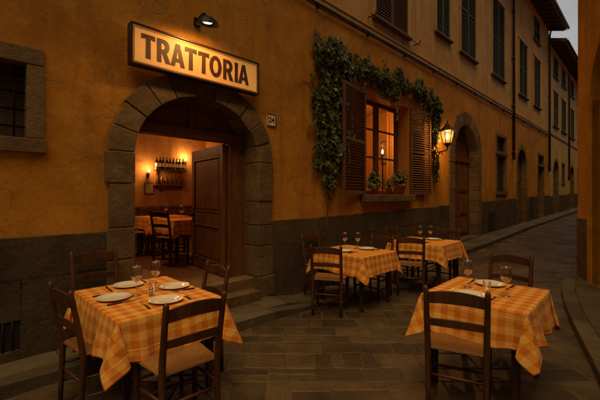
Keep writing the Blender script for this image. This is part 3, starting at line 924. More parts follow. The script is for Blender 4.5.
# curtained room behind the window
rw = empty('window_room', (6.8, 5.4, 1.2), 0, 'glowing room with curtains behind the ivy framed window', 'room')
b = MB()
b.box(5.30, 5.35, 4.49, 7.0, .5, 4.1); b.box(9.4, 9.45, 4.49, 7.0, .5, 4.1); b.box(5.3, 9.4, 7.0, 7.05, .5, 4.1)
b.box(5.3, 9.4, 4.49, 7.0, 4.1, 4.15); b.box(5.3, 9.4, 4.49, 7.0, .45, .5)
b.build('inner_wall', M['inside'], rw, world=True)
for (xa, xb) in ((X0-.1, X0+.36), (X1-.2, X1+.15)):
    b = MB(); n = 60
    for i in range(n+1):
        x = xa+(xb-xa)*i/n
        for j in range(9):
            t = j/8; z = Z0-.05+(Z1-Z0+.1)*t
            tie = .0
            y = fy2+.16+.025*math.sin(i*.75+.4*math.sin(t*3))+.01*math.sin(i*1.9)
            b.v.append(Vector((x, y, z)))
    for i in range(n):
        for j in range(8): b.f.append([i*9+j, (i+1)*9+j, (i+1)*9+j+1, i*9+j+1]); b.sm.append(True)
    b.build('curtain', M['curtain'], rw, world=True, fixn=False)

# ------------------------------------------------------------------ sign, lamps, number
def glyph(ch):
    E = lambda cx,cy,rx,ry,n=28: [(cx+rx*math.cos(2*PI*i/n), cy+ry*math.sin(2*PI*i/n)) for i in range(n)]
    if ch == 'T': return .64, [(0,1),(.64,1),(.65,.79),(.425,.825),(.43,0),(.20,0),(.215,.825),(-.01,.79)], []
    if ch == 'I': return .23, [(0,0),(.23,0),(.212,.5),(.23,1),(0,1),(.018,.5)], []
    if ch == 'A': return .74, [(0,0),(.215,0),(.262,.2),(.478,.2),(.525,0),(.74,0),(.475,1),(.265,1)], [[(.298,.36),(.442,.36),(.37,.72)]]
    if ch == 'R': return .66, [(0,0),(.21,0),(.205,.39),(.265,.39),(.43,0),(.67,0),(.475,.43),(.57,.52),(.615,.68),(.60,.82),(.53,.93),(.42,.985),(.30,1),(0,1)], [[(.205,.56),(.29,.56),(.37,.60),(.405,.70),(.37,.80),(.29,.835),(.205,.835)]]
    if ch == 'O': return .76, E(.38,.5,.38,.515), [E(.38,.5,.165,.32)]
SX0, SX1, SZ0, SZ1, SY = 1.40, 3.13, 3.015, 3.465, 3.95
sg = empty('trattoria_sign', ((SX0+SX1)/2, 4.06, SZ0), 0, 'long cream TRATTORIA sign in a dark frame above the arched door', 'sign')
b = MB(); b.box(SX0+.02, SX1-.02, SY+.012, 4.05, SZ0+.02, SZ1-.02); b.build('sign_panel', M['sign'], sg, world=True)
b = MB()
for (x0,x1,z0,z1) in ((SX0,SX1,SZ1-.022,SZ1),(SX0,SX1,SZ0,SZ0+.022),(SX0,SX0+.022,SZ0+.0221,SZ1-.0221),(SX1-.022,SX1,SZ0+.0221,SZ1-.0221)):
    b.box(x0,x1,SY-.012,4.055,z0,z1)
for x in (SX0+.2, SX1-.2): b.box(x-.02,x+.02,4.05,4.10,SZ0+.1,SZ1-.1)
b.build('sign_frame', M['signframe'], sg, world=True, bevel=.004)
b = MB()
for (x0,x1,z0,z1) in ((SX0+.032,SX1-.032,SZ1-.042,SZ1-.032),(SX0+.032,SX1-.032,SZ0+.032,SZ0+.042),(SX0+.032,SX0+.042,SZ0+.043,SZ1-.043),(SX1-.042,SX1-.032,SZ0+.043,SZ1-.043)):
    b.box(x0,x1,SY+.004,SY+.014,z0,z1)
b.build('inner_trim', M['signtrim'], sg, world=True)
x = SX0+.115; hh = .262
word = 'TRATTORIA'; gap = .026
tot = sum(glyph(c)[0] for c in word)*hh + gap*8
k_ = (1.515)/tot
for i, chh in enumerate(word):
    w, out, hol = glyph(chh)
    sc = lambda lp: [(p[0]*hh*k_, p[1]*hh) for p in lp]
    sheet('letter', sc(out), [sc(h) for h in hol], .006, M['letter'], (x, SY+.006, SZ0+.098), (1,0,0), (0,0,1), sg)
    x += w*hh*k_ + gap*k_ - (.018 if (chh, word[i+1:i+2]) in (('A','T'),('R','A'),('I','A'),('T','O')) else 0)
# lamp above the sign
lp = empty('sign_lamp', (2.19, 4.1, 3.7), 0, 'small dark metal gooseneck lamp shining down on the sign', 'wall lamp')
b = MB(); b.tube([(2.25,4.10,3.79),(2.245,4.0,3.82),(2.21,3.86,3.80),(2.16,3.72,3.72),(2.13,3.64,3.645)], .016, 8)
b.cbox((2.25,4.088,3.79),(.08,.024,.10)); b.build('arm', M['iron'], lp, world=True)
Mx = Matrix.Translation((2.13,3.63,3.60)) @ Matrix.Rotation(R(9), 4, 'X') @ Matrix.Rotation(R(-6), 4, 'Y') @ Matrix.Diagonal((1.25,1.0,1.0,1))
b = MB(); b.lathe([(.02,.055),(.05,.045),(.085,.015),(.105,-.035),(.110,-.04),(.100,-.038),(.080,.008),(.045,.035),(0,.042)], n=24, M=Mx)
b.build('lamp_shade', M['iron'], lp, world=True)
b = MB(); b.lathe([(0,-.022),(.035,-.020),(.05,-.008),(.03,.01),(0,.02)], n=20, M=Mx)
b.build('bulb', M['lampface'], lp, world=True)
# house number
hn = empty('house_number', (3.48, WALL, 2.68), 0, 'small pale number 24 tile on the wall right of the arch', 'number plate')
b = MB(); b.box(3.395,3.565,4.085,4.101,2.645,2.825); b.build('tile', M['tile'], hn, world=True, bevel=.003)
b = MB()
for (x0,x1,z0,z1) in ((3.395,3.565,2.815,2.825),(3.395,3.565,2.645,2.655),(3.395,3.405,2.656,2.814),(3.555,3.565,2.656,2.814)): b.box(x0,x1,4.081,4.0845,z0,z1)
b.build('tile_border', M['ink'], hn, world=True)
cu = bpy.data.curves.new('number', 'FONT'); cu.body = '24'; cu.size = .115; cu.extrude = .001; cu.offset = .0025; cu.align_x = 'CENTER'; cu.align_y = 'CENTER'
t = bpy.data.objects.new('tmp', cu); col.objects.link(t); dg = bpy.context.evaluated_depsgraph_get()
me = bpy.data.meshes.new_from_object(t.evaluated_get(dg)); bpy.data.objects.remove(t)
me.transform(Matrix.Translation((3.48,4.083,2.735)) @ Matrix.Rotation(R(90),4,'X')); me.materials.clear(); me.materials.append(M['ink'])
for p in me.polygons: p.material_index = 0
o = bpy.data.objects.new('numerals', me); col.objects.link(o); o.parent = hn; o.matrix_parent_inverse = winv(hn)

# wall lantern
LX, LY, LZ = 9.05, 3.74, 3.12
lt = empty('wall_lantern', (LX, WALL, LZ-.3), 0, 'lit black iron lantern on a scrolled wall bracket', 'lantern')
b = MB()
top, bot = .165, .10
zt, zb = LZ+.12, LZ-.2
for k in range(6):
    a0 = 2*PI*k/6; a1 = 2*PI*(k+1)/6
    p0 = (LX+bot*math.cos(a0), LY+bot*math.sin(a0), zb); q0 = (LX+top*math.cos(a0), LY+top*math.sin(a0), zt)
    p1 = (LX+bot*math.cos(a1), LY+bot*math.sin(a1), zb); q1 = (LX+top*math.cos(a1), LY+top*math.sin(a1), zt)
    b.bar(p0, q0, .014, .014); b.bar(p0, p1, .016, .02); b.bar(q0, q1, .018, .024)
b.lathe([(.04,-.26),(.06,-.235),(.105,-.205),(.105,-.19),(0,-.19)], (LX,LY,LZ), 6)
b.lathe([(.012,-.30),(.03,-.28),(.04,-.26)], (LX,LY,LZ), 12)
b.build('lantern_frame', M['iron'], lt, world=True)
b = MB(); b.lathe([(.215,.115),(.20,.135),(.13,.20),(.075,.24),(.06,.29),(.035,.32),(.012,.34),(.022,.365),(.008,.39),(0,.42)], (LX,LY,LZ), 6)
b.build('lantern_roof', M['iron'], lt, world=True)
b = MB(); b.lathe([(bot-.006,-.19),(top-.008,.112)], (LX,LY,LZ), 6); b.f = b.f[:6]; b.sm = b.sm[:6]
b.build('glass', M['lpane'], lt, world=True)
b = MB(); b.lathe([(.008,-.09),(.026,-.05),(.034,-.01),(.026,.03),(.010,.06),(0,.066)], (LX,LY,LZ), 14); b.build('bulb', M['bulb_hot'], lt, world=True)
b = MB()
sc = [(LX, WALL-.02, LZ-.42),(LX, WALL-.10, LZ-.40),(LX, LY+.12, LZ-.38),(LX, LY+.03, LZ-.37),(LX,LY,LZ-.335),(LX,LY,LZ-.29)]
b.tube(sc, .015, 8)
pts = [(LX, WALL-.03-.13*t, LZ-.55+.15*t-.04*math.sin(t*PI)) for t in [i/8 for i in range(9)]]; b.tube(pts, .011, 8)
pts = [(LX, WALL-.21+(.05-.004*i)*math.cos(i*.6), LZ-.45+(.05-.004*i)*math.sin(i*.6)) for i in range(11)]; b.tube(pts, .009, 6)
b.cbox((LX, WALL-.012, LZ-.46), (.07,.024,.26)); b.build('bracket', M['iron'], lt, world=True)

# ------------------------------------------------------------------ ivy
def leaf(b, p, n_, up, s, r_, shape=0):
    n_ = n_.normalized(); t = up - n_*up.dot(n_)
    if t.length < 1e-3: t = Vector((1,0,0))
    t.normalize(); q = n_.cross(t)
    a = r_.uniform(-1.0, 1.0); t, q = t*math.cos(a)+q*math.sin(a), q*math.cos(a)-t*math.sin(a)
    if shape == 0:
        pts = [(0,.45,0),(-.42,.30,.04),(-.40,-.05,.02),(0,-.62,-.10),(.40,-.05,.02),(.42,.30,.04)]
        fs = [(0,1,2,3),(0,3,4,5)]
    else:
        pts = [(0,.7,-.15),(-.22,.2,.03),(-.16,-.3,.02),(0,-.6,0),(.16,-.3,.02),(.22,.2,.03)]
        fs = [(0,1,2,3),(0,3,4,5)]
    b.add([p+q*(x*s)+t*(y*s)+n_*(z*s) for x, y, z in pts], fs)
ri_ = random.Random(21)
iv = empty('ivy', (4.8, WALL, g(4.8)+1.5), 0, 'dark green ivy climbing the wall and arching over the shuttered window', 'climbing plant')
stem = MB()
def stempath(pts, r0, r1):
    P = []
    for i in range(len(pts)-1):
        a_, c_ = Vector(pts[i]), Vector(pts[i+1])
        n = max(2, int((c_-a_).length/.08))
        for j in range(n): P.append(a_.lerp(c_, j/n)+Vector((ri_.uniform(-.015,.015), ri_.uniform(-.012,.006), ri_.uniform(-.015,.015))))
    P.append(Vector(pts[-1])); m = len(P)
    stem.tube(P, [r0+(r1-r0)*i/(m-1) for i in range(m)], 6)
W_ = WALL-.03
stempath([(4.75,W_,g(5)+.05),(4.72,W_,1.0),(4.82,W_,2.0),(4.70,W_,3.0),(4.85,W_,3.95),(5.6,W_-.02,4.08),(6.6,W_-.02,4.0),(7.8,W_-.02,4.05),(8.7,W_,3.9),(9.0,W_,3.2),(8.95,W_,2.3)], .012, .006)
stempath([(4.82,W_,1.6),(4.55,W_,2.3),(4.6,W_,3.3),(4.5,W_,4.1)], .012, .004)
stempath([(4.75,W_,2.5),(5.0,W_-.03,3.2),(5.2,W_-.03,3.9),(6.0,W_-.03,4.2)], .012, .004)
for k in range(26):
    xx = ri_.uniform(4.45,5.2) if k < 14 else ri_.uniform(5.2,9.0)
    z0 = ri_.uniform(1.9,3.6) if k < 14 else ri_.uniform(3.8,4.1)
    P_ = [Vector((xx, WALL-.015, z0))]; a_ = ri_.uniform(-.6,.6) if k < 14 else ri_.choice([-1.4,1.4])
    for q in range(ri_.randint(8,18)):
        a_ += ri_.gauss(0,.25); P_.append(P_[-1]+Vector((math.sin(a_)*.05, ri_.uniform(-.004,.003), math.cos(a_)*.05)))
    stem.tube(P_, [.007-.005*i/len(P_) for i in range(len(P_))], 5)
fol = MB()
def dens(x, z):
    """probability of foliage at facade point"""
    n_ = noise.noise(Vector((x*2.3, z*2.3, 3.1)))*.5 + noise.noise(Vector((x*6, z*6, 9.1)))*.35
    d = -9
    # left column
    cxl = 4.83 + .06*math.sin(z*3); hw = .50 if z > 2.4 else .50*max(0, (z-1.55)/.85)**.7
    if z < 4.35: d = max(d, 1 - abs(x-cxl)/max(hw,.05))
    # top band: sags and thins to the right
    if 4.4 < x < 9.25:
        zc = 4.06 - .05*math.sin((x-4.4)*1.3) - max(0, x-8.3)*.22; hb = .34 - .018*(x-4.4) + .05*math.sin(x*3.1)
        d = max(d, 1 - abs(z-zc)/hb)
    # right strip
    if 1.9 < z < 4.1:
        d = max(d, 1 - abs(x-(8.98+.04*math.sin(z*4)))/(.17*min(1,(z-1.8)/1.3+.2)))
    return d + n_*1.9
cnt = 0
while cnt < 6600:
    x = ri_.uniform(4.0, 9.6); z = ri_.uniform(1.5, 4.6)
    d = dens(x, z)
    if d < .15 or ri_.random() > min(1, d*1.1): continue
    depth = .03 + (.16*min(1, d))*ri_.random()**.6 + .07*max(0, noise.noise(Vector((x*3.2, z*3.2, 1))))
    nn = Vector((ri_.gauss(0,.45), -1, .35+ri_.gauss(0,.4)))
    leaf(fol, Vector((x, WALL-depth, z)), nn, Vector((0,0,1)), min(.11, max(.03, ri_.gauss(.066,.022))), ri_)
    cnt += 1
# trailing runners
for k in range(75):
    xx = ri_.choice([ri_.uniform(4.35,5.3), ri_.uniform(4.4,9.2), ri_.uniform(8.8,9.2)])
    z = ri_.uniform(3.6,4.1) if xx > 5.3 else ri_.uniform(1.75,3.2)
    L = ri_.uniform(.12,.45) if xx > 5.3 else ri_.uniform(.2,.55)
    p = Vector((xx, WALL-.06-ri_.random()*.1, z)); P = [p.copy()]
    n = int(L/.035)
    for i in range(n):
        p = p + Vector((ri_.gauss(0,.008), ri_.gauss(0,.004), -.035)); P.append(p.copy())
        leaf(fol, p+Vector((ri_.gauss(0,.02),-.01,0)), Vector((ri_.gauss(0,.6),-1,.3)), Vector((0,0,1)), ri_.uniform(.03,.065), ri_)
    if len(P) > 2: stem.tube(P, .003, 4, False)
for k in range(14):   # upright shoots on top
    xx = ri_.uniform(4.4, 8.8); z = 4.25 - max(0,xx-8)*.2; p = Vector((xx, WALL-.1, z)); P = [p.copy()]
    for i in range(ri_.randint(3,7)):
        p = p+Vector((ri_.gauss(0,.012), -.004, .035)); P.append(p.copy()); leaf(fol, p, Vector((ri_.gauss(0,.6),-1,.5)), Vector((0,0,1)), ri_.uniform(.03,.055), ri_)
    stem.tube(P, .003, 4, False)
fol.build('foliage', M['leaf'], iv, world=True, fixn=False)
stem.build('stem', M['rafter'], iv, world=True)

# ------------------------------------------------------------------ pot plants on the sill
def pot(loc, s, lab, seed, w=1.0, flowers=0):
    r3 = random.Random(seed)
    o = empty('potted_plant', loc, 0, lab, 'potted plant', 'potted plants on the window sill')
    b = MB(); b.lathe([(.06*w*s,0),(.085*w*s,.15*s),(.095*w*s,.152*s),(.095*w*s,.185*s),(.082*w*s,.185*s),(.078*w*s,.15*s),(0,.15*s)], n=20); b.build('pot', M['terra'], o)
    b = MB()
    for i in range(int(150*s)):
        a = r3.uniform(0,2*PI); rr = abs(r3.gauss(0,.11))*s; h = .17*s + abs(r3.gauss(.13,.07))*s
        p = Vector((rr*math.cos(a)*1.25, rr*math.sin(a)*.8, h-rr*.3))
        leaf(b, p, Vector((math.cos(a)+r3.gauss(0,.4), math.sin(a)+r3.gauss(0,.4), .8)), Vector((0,0,1)), r3.uniform(.05,.1)*s, r3, 1)
    b.build('foliage', M['leaf2'], o, fixn=False)
    b = MB()
    for i in range(14):
        a = r3.uniform(0,2*PI); rr = r3.uniform(.03,.13)*s
        b.tube([(0,0,.14*s),(rr*.4*math.cos(a), rr*.3*math.sin(a), .24*s),(rr*1.2*math.cos(a), rr*.8*math.sin(a), r3.uniform(.3,.42)*s)], .0035, 5)
    b.build('stem', M['leaf2'], o)
    if flowers:
        b = MB()
        for i in range(flowers):
            c_ = Vector((r3.gauss(0,.09)*s, r3.gauss(-.03,.05)*s, r3.uniform(.3,.42)*s))
            for k in range(6): leaf(b, c_+Vector((r3.gauss(0,.012),r3.gauss(0,.012),r3.gauss(0,.012))), Vector((r3.gauss(0,1),r3.gauss(0,1),r3.random())), Vector((0,0,1)), .035, r3)
        b.build('flower', M['petal'], o, fixn=False)
    return o
pot((6.27, WALL+.02, Z0), 1.15, 'leafy green plant in a terracotta pot at the left end of the window sill', 1, 1.15)
pot((6.83, WALL-.01, Z0), .8, 'small pot with red flowers between the two larger sill plants', 2, 1, 4)
pot((7.33, WALL+.02, Z0), 1.25, 'bushy green plant in a large terracotta pot at the right end of the window sill', 3, 1.25)

# ------------------------------------------------------------------ chairs
def make_chair(lab, group):
    o = empty('ladderback_chair', (0,0,0), 0, lab, 'chair', group)
    def yb(z): return -.185 - (0 if z < .44 else .085*((z-.44)/.48)**1.15) - .02*(1-min(1,z/.44))
    for sx in (-1, 1):
        b = MB(); zz = [0,.2,.44,.56,.70,.83,.895]
        b.tube([(sx*(.172+.012*z), yb(z), z) for z in zz]+[(sx*.184, yb(.912), .912)], [.0155,.019,.021,.0205,.019,.018,.0175,.008], 10)
        b.build('leg', M['chair'], o)
        b = MB(); b.tube([(sx*.195,.175,0),(sx*.2,.18,.2),(sx*.2,.18,.44),(sx*.2,.18,.462)], [.015,.020,.021,.016], 10)
        b.build('leg', M['chair'], o)
    def slat(zc, h, arch, cut=0):
        b = MB(); n = 16; vs = []
        for i in range(n+1):
            t = -1+2*i/n; x = t*.176; z0 = zc-h/2+cut*(1-t*t); z1 = zc+h/2+arch*(1-t*t)
            for (z, dy) in ((z0,0),(z1,0),(z1,.017),(z0,.017)):
                vs.append((x, yb(zc)-.028*(1-t*t)+dy-.008, z))
        fs = [(0,1,2,3),(n*4+3,n*4+2,n*4+1,n*4)]
        for i in range(n):
            for k in range(4): fs.append((i*4+k, i*4+(k+1)%4, i*4+4+(k+1)%4, i*4+4+k))
        b.add(vs, fs); b.build('back_slat', M['chair'], o, bevel=.004)
    slat(.825, .075, .03, .018); slat(.65, .05, .014, .010)
    b = MB(); n = 24
    def pz(u, v):
        e = max(abs(u), abs(v))
        return .452 + .020*(1-e**6)**.5 - .010*max(0,1-(u*u+v*v)*1.3)
    for lay in (0, 1):
        for i in range(n+1):
            for j in range(n+1):
                u = -1+2*i/n; v = -1+2*j/n
                w = .205 + (.018)*v; x = u*w; y = v*.192
                z = pz(u, v) if lay == 0 else .452-.012*(1-max(abs(u),abs(v))**6)**.5
                b.v.append(Vector((x, y, z)))
    def idx(l, i, j): return l*(n+1)*(n+1)+i*(n+1)+j
    for i in range(n):
        for j in range(n):
            b.f.append([idx(0,i,j),idx(0,i+1,j),idx(0,i+1,j+1),idx(0,i,j+1)]); b.sm.append(True)
            b.f.append([idx(1,i,j),idx(1,i,j+1),idx(1,i+1,j+1),idx(1,i+1,j)]); b.sm.append(True)
    b.build('seat', M['rush'], o)
    for (a_, c_, r_) in (((-.198,.18,.31),(.198,.18,.31),.011),((-.197,.18,.18),(.197,.18,.18),.011),((-.175,-.19,.27),(.175,-.19,.27),.010),
                         ((-.175,-.19,.30),(-.2,.18,.27),.010),((.175,-.19,.30),(.2,.18,.27),.010),((-.175,-.19,.17),(-.2,.18,.14),.010),((.175,-.19,.17),(.2,.18,.14),.010)):
        b = MB(); a_, c_ = Vector(a_), Vector(c_); m_ = (a_+c_)/2
        b.tube([a_, m_, c_], [r_*.8, r_*1.15, r_*.8], 8); b.build('stretcher', M['chair'], o)
    return o
def face(dx, dy): return math.atan2(-dx, dy)
G1 = 'rush seated chairs round the street tables'
chairs = [
 # back centre x,y, facing dx,dy, z, label
 (1.14, 2.09, .03, 1, 0, 'dark chair at the near, street side end of the left foreground table'),
 (.60, 3.02, 1, .12, 0, 'leftmost dark chair, seen from the side at the left end of the front left table'),
 (1.06, 3.97, .05, -1, .112, 'dark chair against the stone plinth behind the front left table'),
 (1.84, 2.98, -1, .05, 0, 'dark chair between the front left table and the open doorway'),
 (2.54, .99, 1, .34, 0, 'dark chair seen from behind in the right foreground, pushed under the right hand table'),
 (4.46, 1.14, -1, -.05, 0, 'dark chair on the far side of the right hand foreground table'),
 (4.22, 3.98, .05, -1, .03, 'dark chair against the wall behind the middle table'),
 (3.53, 3.05, 1, .55, 0, 'dark chair facing away in front of the middle table'),
 (5.02, 3.14, -1, 0, 0, 'reddish backed chair on the far side of the middle table'),
 (6.15, 3.62, 0, -1, 0, 'dark chair on the wall side of the farthest table'),
 (5.10, 2.68, 1, .5, 0, 'dark chair facing away in front of the farthest table'),
 (6.66, 2.74, -1, 0, 0, 'dark chair beyond the farthest table, nearest the second arched door'),
]
c0 = None
for (x, y, dx, dy, z, lab) in chairs:
    if c0 is None: c0 = make_chair(lab, G1); o = c0
    else: o = copy_tree(c0); o['label'] = lab
    d = Vector((dx, dy, 0)).normalized(); cc = Vector((x, y, 0)) + d*.255
    o.location = (cc.x, cc.y, g(cc.x)+z+.002); o.rotation_euler = (0,0,face(dx,dy)); o.scale = (1.09,1.03,1.04)

# ------------------------------------------------------------------ tables with cloths
H = .76
def make_table(cx_, cy_, A, B, lab, clab, seed, z=0.0, over=.30, rot=0, gt='cloth covered tables on the street'):
    o = empty('dining_table', (cx_, cy_, z), rot, lab, 'table', gt)
    b = MB(); b.box(-A+.01, A-.01, -B+.01, B-.01, H-.034, H-.006); b.build('table_top', M['table'], o, bevel=.004)
    b = MB()
    for s_ in (-1,1):
        b.box(-A+.12, A-.12, s_*(B-.075)-.01, s_*(B-.075)+.01, H-.12, H-.034); b.box(s_*(A-.075)-.01, s_*(A-.075)+.01, -B+.12, B-.12, H-.12, H-.034)
    b.build('apron', M['table'], o)
    for sx in (-1,1):
        for sy in (-1,1):
            b = MB(); b.bar((sx*(A-.08), sy*(B-.08), 0), (sx*(A-.08), sy*(B-.08), H-.034), .042, .042, (0,1,0), .06, .06); b.build('leg', M['table'], o, bevel=.004)
    # cloth
    r3 = random.Random(seed); ph = [r3.uniform(0, 6.28) for _ in range(12)]
    tw = {(i,j): (r3.uniform(.75,1.2), r3.uniform(-.18,.18)) for i in (-1,1) for j in (-1,1)}
    ou = over
    def pos(a_, c_):
        sa_ = 1 if a_ >= 0 else -1; sb = 1 if c_ >= 0 else -1
        da = max(0, abs(a_)-A); db = max(0, abs(c_)-B)
        nz = noise.noise(Vector((a_*5, c_*5, seed)))
        if da == 0 and db == 0:
            cr = .0011*(math.exp(-((a_-.02)/.02)**2)+math.exp(-((c_+.05)/.02)**2))
            return (a_, c_, H+.002+.0012*nz+cr)
        RR = .012
        def drop(r): return (min(r, RR*1.57), max(0, r-RR*1.57))
        def prof(r):
            if r < RR*1.57: t = r/RR; return RR*math.sin(t)*.7, RR*(1-math.cos(t))
            return RR*.7, RR + (r-RR*1.57)
        if db == 0 or da == 0:
            r = da if db == 0 else db; s = c_ if db == 0 else a_; L = B if db == 0 else A
            e = (L-abs(s)); w = min(1, e/.16); w = w*w*(3-2*w); q = (r/.3)**1.15
            rip = .020*math.sin(s*(13+ph[7])+ph[0 if db == 0 else 1]+(3 if (a_ > 0 and db == 0) or (c_ > 0 and da == 0) else 0)) + (.006+.0015*ph[8])*math.sin(s*(24+ph[9]*2)+ph[2]+sa_+2*sb) + .013*nz
            o_, dn = prof(r); out = o_ + r*.09 + rip*q*w*1.1 + .02*q*w
            zz = H+.002-dn*.985 + .010*q*math.sin(s*9+ph[4])
            return (sa_*(A+out), c_, zz) if db == 0 else (a_, sb*(B+out), zz)
        r = math.hypot(da, db); th = math.atan2(db, da)/(PI/2); kk, asym = tw[(sa_, sb)]
        o_, dn = prof(r); s = math.sin(2*PI*min(1,max(0,th+asym*math.sin(PI*th)*.5)))
        f = min(1, r/.05)
        ca = o_*(1-th) + r*.09*(1-th); cb = o_*th + r*.09*th
        m_ = .20*r*math.sin(PI*th)*kk; ca += m_*f; cb += m_*f
        K = .34*r*f*kk
        if s > 0: cb -= K*s; ca += .16*K*s
        else: ca += K*s; cb -= .16*K*s
        zz = H+.002-dn*(.985-.05*math.sin(PI*th)) + .004*nz*f
        return (sa_*(A+ca), sb*(B+cb), zz)
    def axis(Lh):
        pts = []; n1 = int(Lh/.03)
        inner = [Lh*i/n1 for i in range(n1+1)]
        n2 = 24
        outer = [Lh+ou*((i+1)/n2) for i in range(n2)]
        outer = [Lh+.004, Lh+.008]+outer
        pos_ = inner+outer
        return [-v for v in pos_[:0:-1]]+pos_
    us, vs_ = axis(A), axis(B); b = MB(); b.uv = []
    for u in us:
        for v in vs_:
            b.v.append(Vector(pos(u, v))); b.uv.append((u+ph[5], v+ph[6]))
    m = len(vs_)
    for i in range(len(us)-1):
        for j in range(m-1): b.f.append([i*m+j, (i+1)*m+j, (i+1)*m+j+1, i*m+j+1]); b.sm.append(True)
    me_o = b.build('tablecloth', M['gingham'], None, fixn=False, solid=.0016)
    at = me_o.data.attributes.new('hem', 'FLOAT', 'POINT')
    at.data.foreach_set('value', [min(A+ou-abs(u), B+ou-abs(v)) for u in us for v in vs_])
    me_o.location = (cx_, cy_, z); me_o.rotation_euler = (0,0,rot)
    tag(me_o, clab, 'tablecloth', 'orange gingham tablecloths')
    return o
T1 = (1.215, 3.06, 0); T2 = (3.33, 1.04, 0); T3 = (4.37, 3.22, g(4.4)); T4 = (6.0, 2.88, g(6.0))
make_table(*T1[:2], .405, .54, 'long table under a gingham cloth nearest the arched door', 'orange gingham cloth on the left foreground table set with four plates', 2, T1[2], .30)
make_table(*T2[:2], .435, .385, 'square table under a gingham cloth in the right foreground', 'orange gingham cloth on the right foreground table', 5, T2[2], .29, R(1.5))
make_table(*T3[:2], .40, .47, 'cloth covered table in the middle, in front of the ivy column', 'orange gingham cloth on the middle table below the ivy', 8, T3[2], .28, R(-2))
make_table(*T4[:2], .43, .47, 'cloth covered table farthest from the camera, below the lit window', 'orange gingham cloth on the farthest street table', 11, T4[2], .27, R(2))

# ------------------------------------------------------------------ tableware
def first(fn, cache={}):
    key = fn.__name__
    if key not in cache: cache[key] = fn(); return cache[key], True
    return cache[key], False
protos = {}
def put(kind, builder, loc, rz, lab, cat, group):
    if kind not in protos: o = builder(); protos[kind] = o
    else:
        o = copy_tree(protos[kind])
    o.location = loc; o.rotation_euler = (0,0,rz); tag(o, lab, cat, group); return o
def b_plate():
    b = MB(); b.lathe([(0,.004),(.07,.004),(.082,.006),(.095,.013),(.128,.021),(.131,.0235),(.127,.0245),(.094,.0165),(.082,.010),(.07,.0075),(0,.0075)], n=56)
    return b.build('dinner_plate', M['porc'])
def b_wine():
    o = empty('wine_glass', (0,0,0)); o.scale = (1.12,1.12,1.2)
    b = MB(); b.lathe([(0,.0),(.034,.0),(.035,.002),(.012,.006),(.0045,.012),(.004,.085),(.008,.092),(.026,.106),(.037,.130),(.0385,.150),(.034,.195),(.0325,.2045),(.0315,.2045),(.033,.194),(.0372,.150),(.0358,.131),(.0255,.1085),(.008,.0965),(0,.0955)], n=32)
    b.build('glass_body', M['glass'], o)
    b = MB(); b.lathe([(0,.0965),(.008,.0975),(.025,.1095),(.034,.127),(.0345,.1275),(0,.1275)], n=28); b.build('wine', M['wine'], o)
    return o
def b_tumbler():
    b = MB(); b.lathe([(0,0),(.026,0),(.029,.004),(.034,.085),(.033,.0865),(.0315,.085),(.027,.008),(0,.007)], n=28); return b.build('tumbler', M['glass'])
def b_knife():
    o = empty('table_knife', (0,0,0))
    b = MB(); b.prism([(-.009,-.005),(-.007,.09),(.0,.112),(.008,.09),(.008,-.005)], (0,0,.002), (1,0,0), (0,1,0), (0,0,1), .0018); b.build('blade', M['steel'], o)
    b = MB(); b.tube([(0,-.11,.005),(0,-.06,.006),(0,-.004,.005)], [.006,.007,.005], 8); b.build('handle', M['table'], o)
    return o
def b_fork():
    o = empty('table_fork', (0,0,0))
    b = MB(); b.bar((0,-.002,.004),(0,.045,.006),.005,.003)
    b.prism([(-.011,.058),(-.004,.044),(.004,.044),(.011,.058),(.011,.066),(-.011,.066)], (0,0,.004), (1,0,0), (0,1,0), (0,0,1), .002)
    for x in (-.0095,-.0032,.0032,.0095): b.bar((x,.066,.005),(x*.9,.10,.008),.0028,.002,(0,0,1),.0015,.0015)
    b.build('tines', M['steel'], o)
    b = MB(); b.tube([(0,-.11,.005),(0,-.06,.006),(0,.0,.005)], [.006,.007,.005], 8); b.build('handle', M['table'], o)
    return o
def b_shaker():
    o = empty('salt_shaker', (0,0,0))
    b = MB(); b.lathe([(0,0),(.018,0),(.020,.004),(.016,.05),(.0145,.05),(.0165,.006),(0,.005)], n=18); b.build('glass_body', M['glass'], o)
    b = MB(); b.lathe([(0,.006),(.0155,.0065),(.0145,.034),(0,.035)], n=18); b.build('salt', M['salt'], o)
    b = MB(); b.lathe([(.0165,.05),(.0168,.060),(.010,.068),(0,.070)], n=18); b.build('cap', M['steel'], o)
    return o
TZ = H+.0055
tn = {1:'left foreground table',2:'right foreground table',3:'middle table',4:'farthest street table'}
def setting(T, ti, seats, ry=.128):
    # seats: (dx,dy, facing dir of the sitter, words)
    for (dx, dy, fx, fy_, words) in seats:
        z = T[2]+TZ
        put('plate', b_plate, (T[0]+dx, T[1]+dy, z-.004), rnd.random(), 'white china plate %s of the %s' % (words, tn[ti]), 'plate', 'white plates on the street tables')
        rz = math.atan2(-fx, fy_); rt = Vector((fy_, -fx))
        f_ = Vector((fx, fy_))
        off = rt*.165; p = (T[0]+dx+off.x+f_.x*.01, T[1]+dy+off.y+f_.y*.01, z)
        put('knife', b_knife, p, rz+rnd.uniform(-.08,.08), 'dark handled knife beside the plate %s of the %s' % (words, tn[ti]), 'knife', 'dark handled knives')
        p = (T[0]+dx-off.x, T[1]+dy-off.y, z)
        put('fork', b_fork, p, rz+rnd.uniform(-.08,.08), 'dark handled fork beside the plate %s of the %s' % (words, tn[ti]), 'fork', 'dark handled forks')
setting(T1, 1, [(-.02,.375,0,-1,'at the wall end'),(-.25,.03,1,0,'on the left side'),(.26,.03,-1,0,'on the doorway side'),(.02,-.33,0,1,'at the street end')])
setting(T2, 2, [(.27,.05,-1,0,'on the far side'),(-.24,.05,1,0,'on the near side')])
setting(T3, 3, [(-.2,.03,1,0,'on the near side'),(.22,-.08,-1,0,'on the far side')])
setting(T4, 4, [(-.22,.0,1,0,'on the near side'),(.24,-.04,-1,0,'on the far side')])
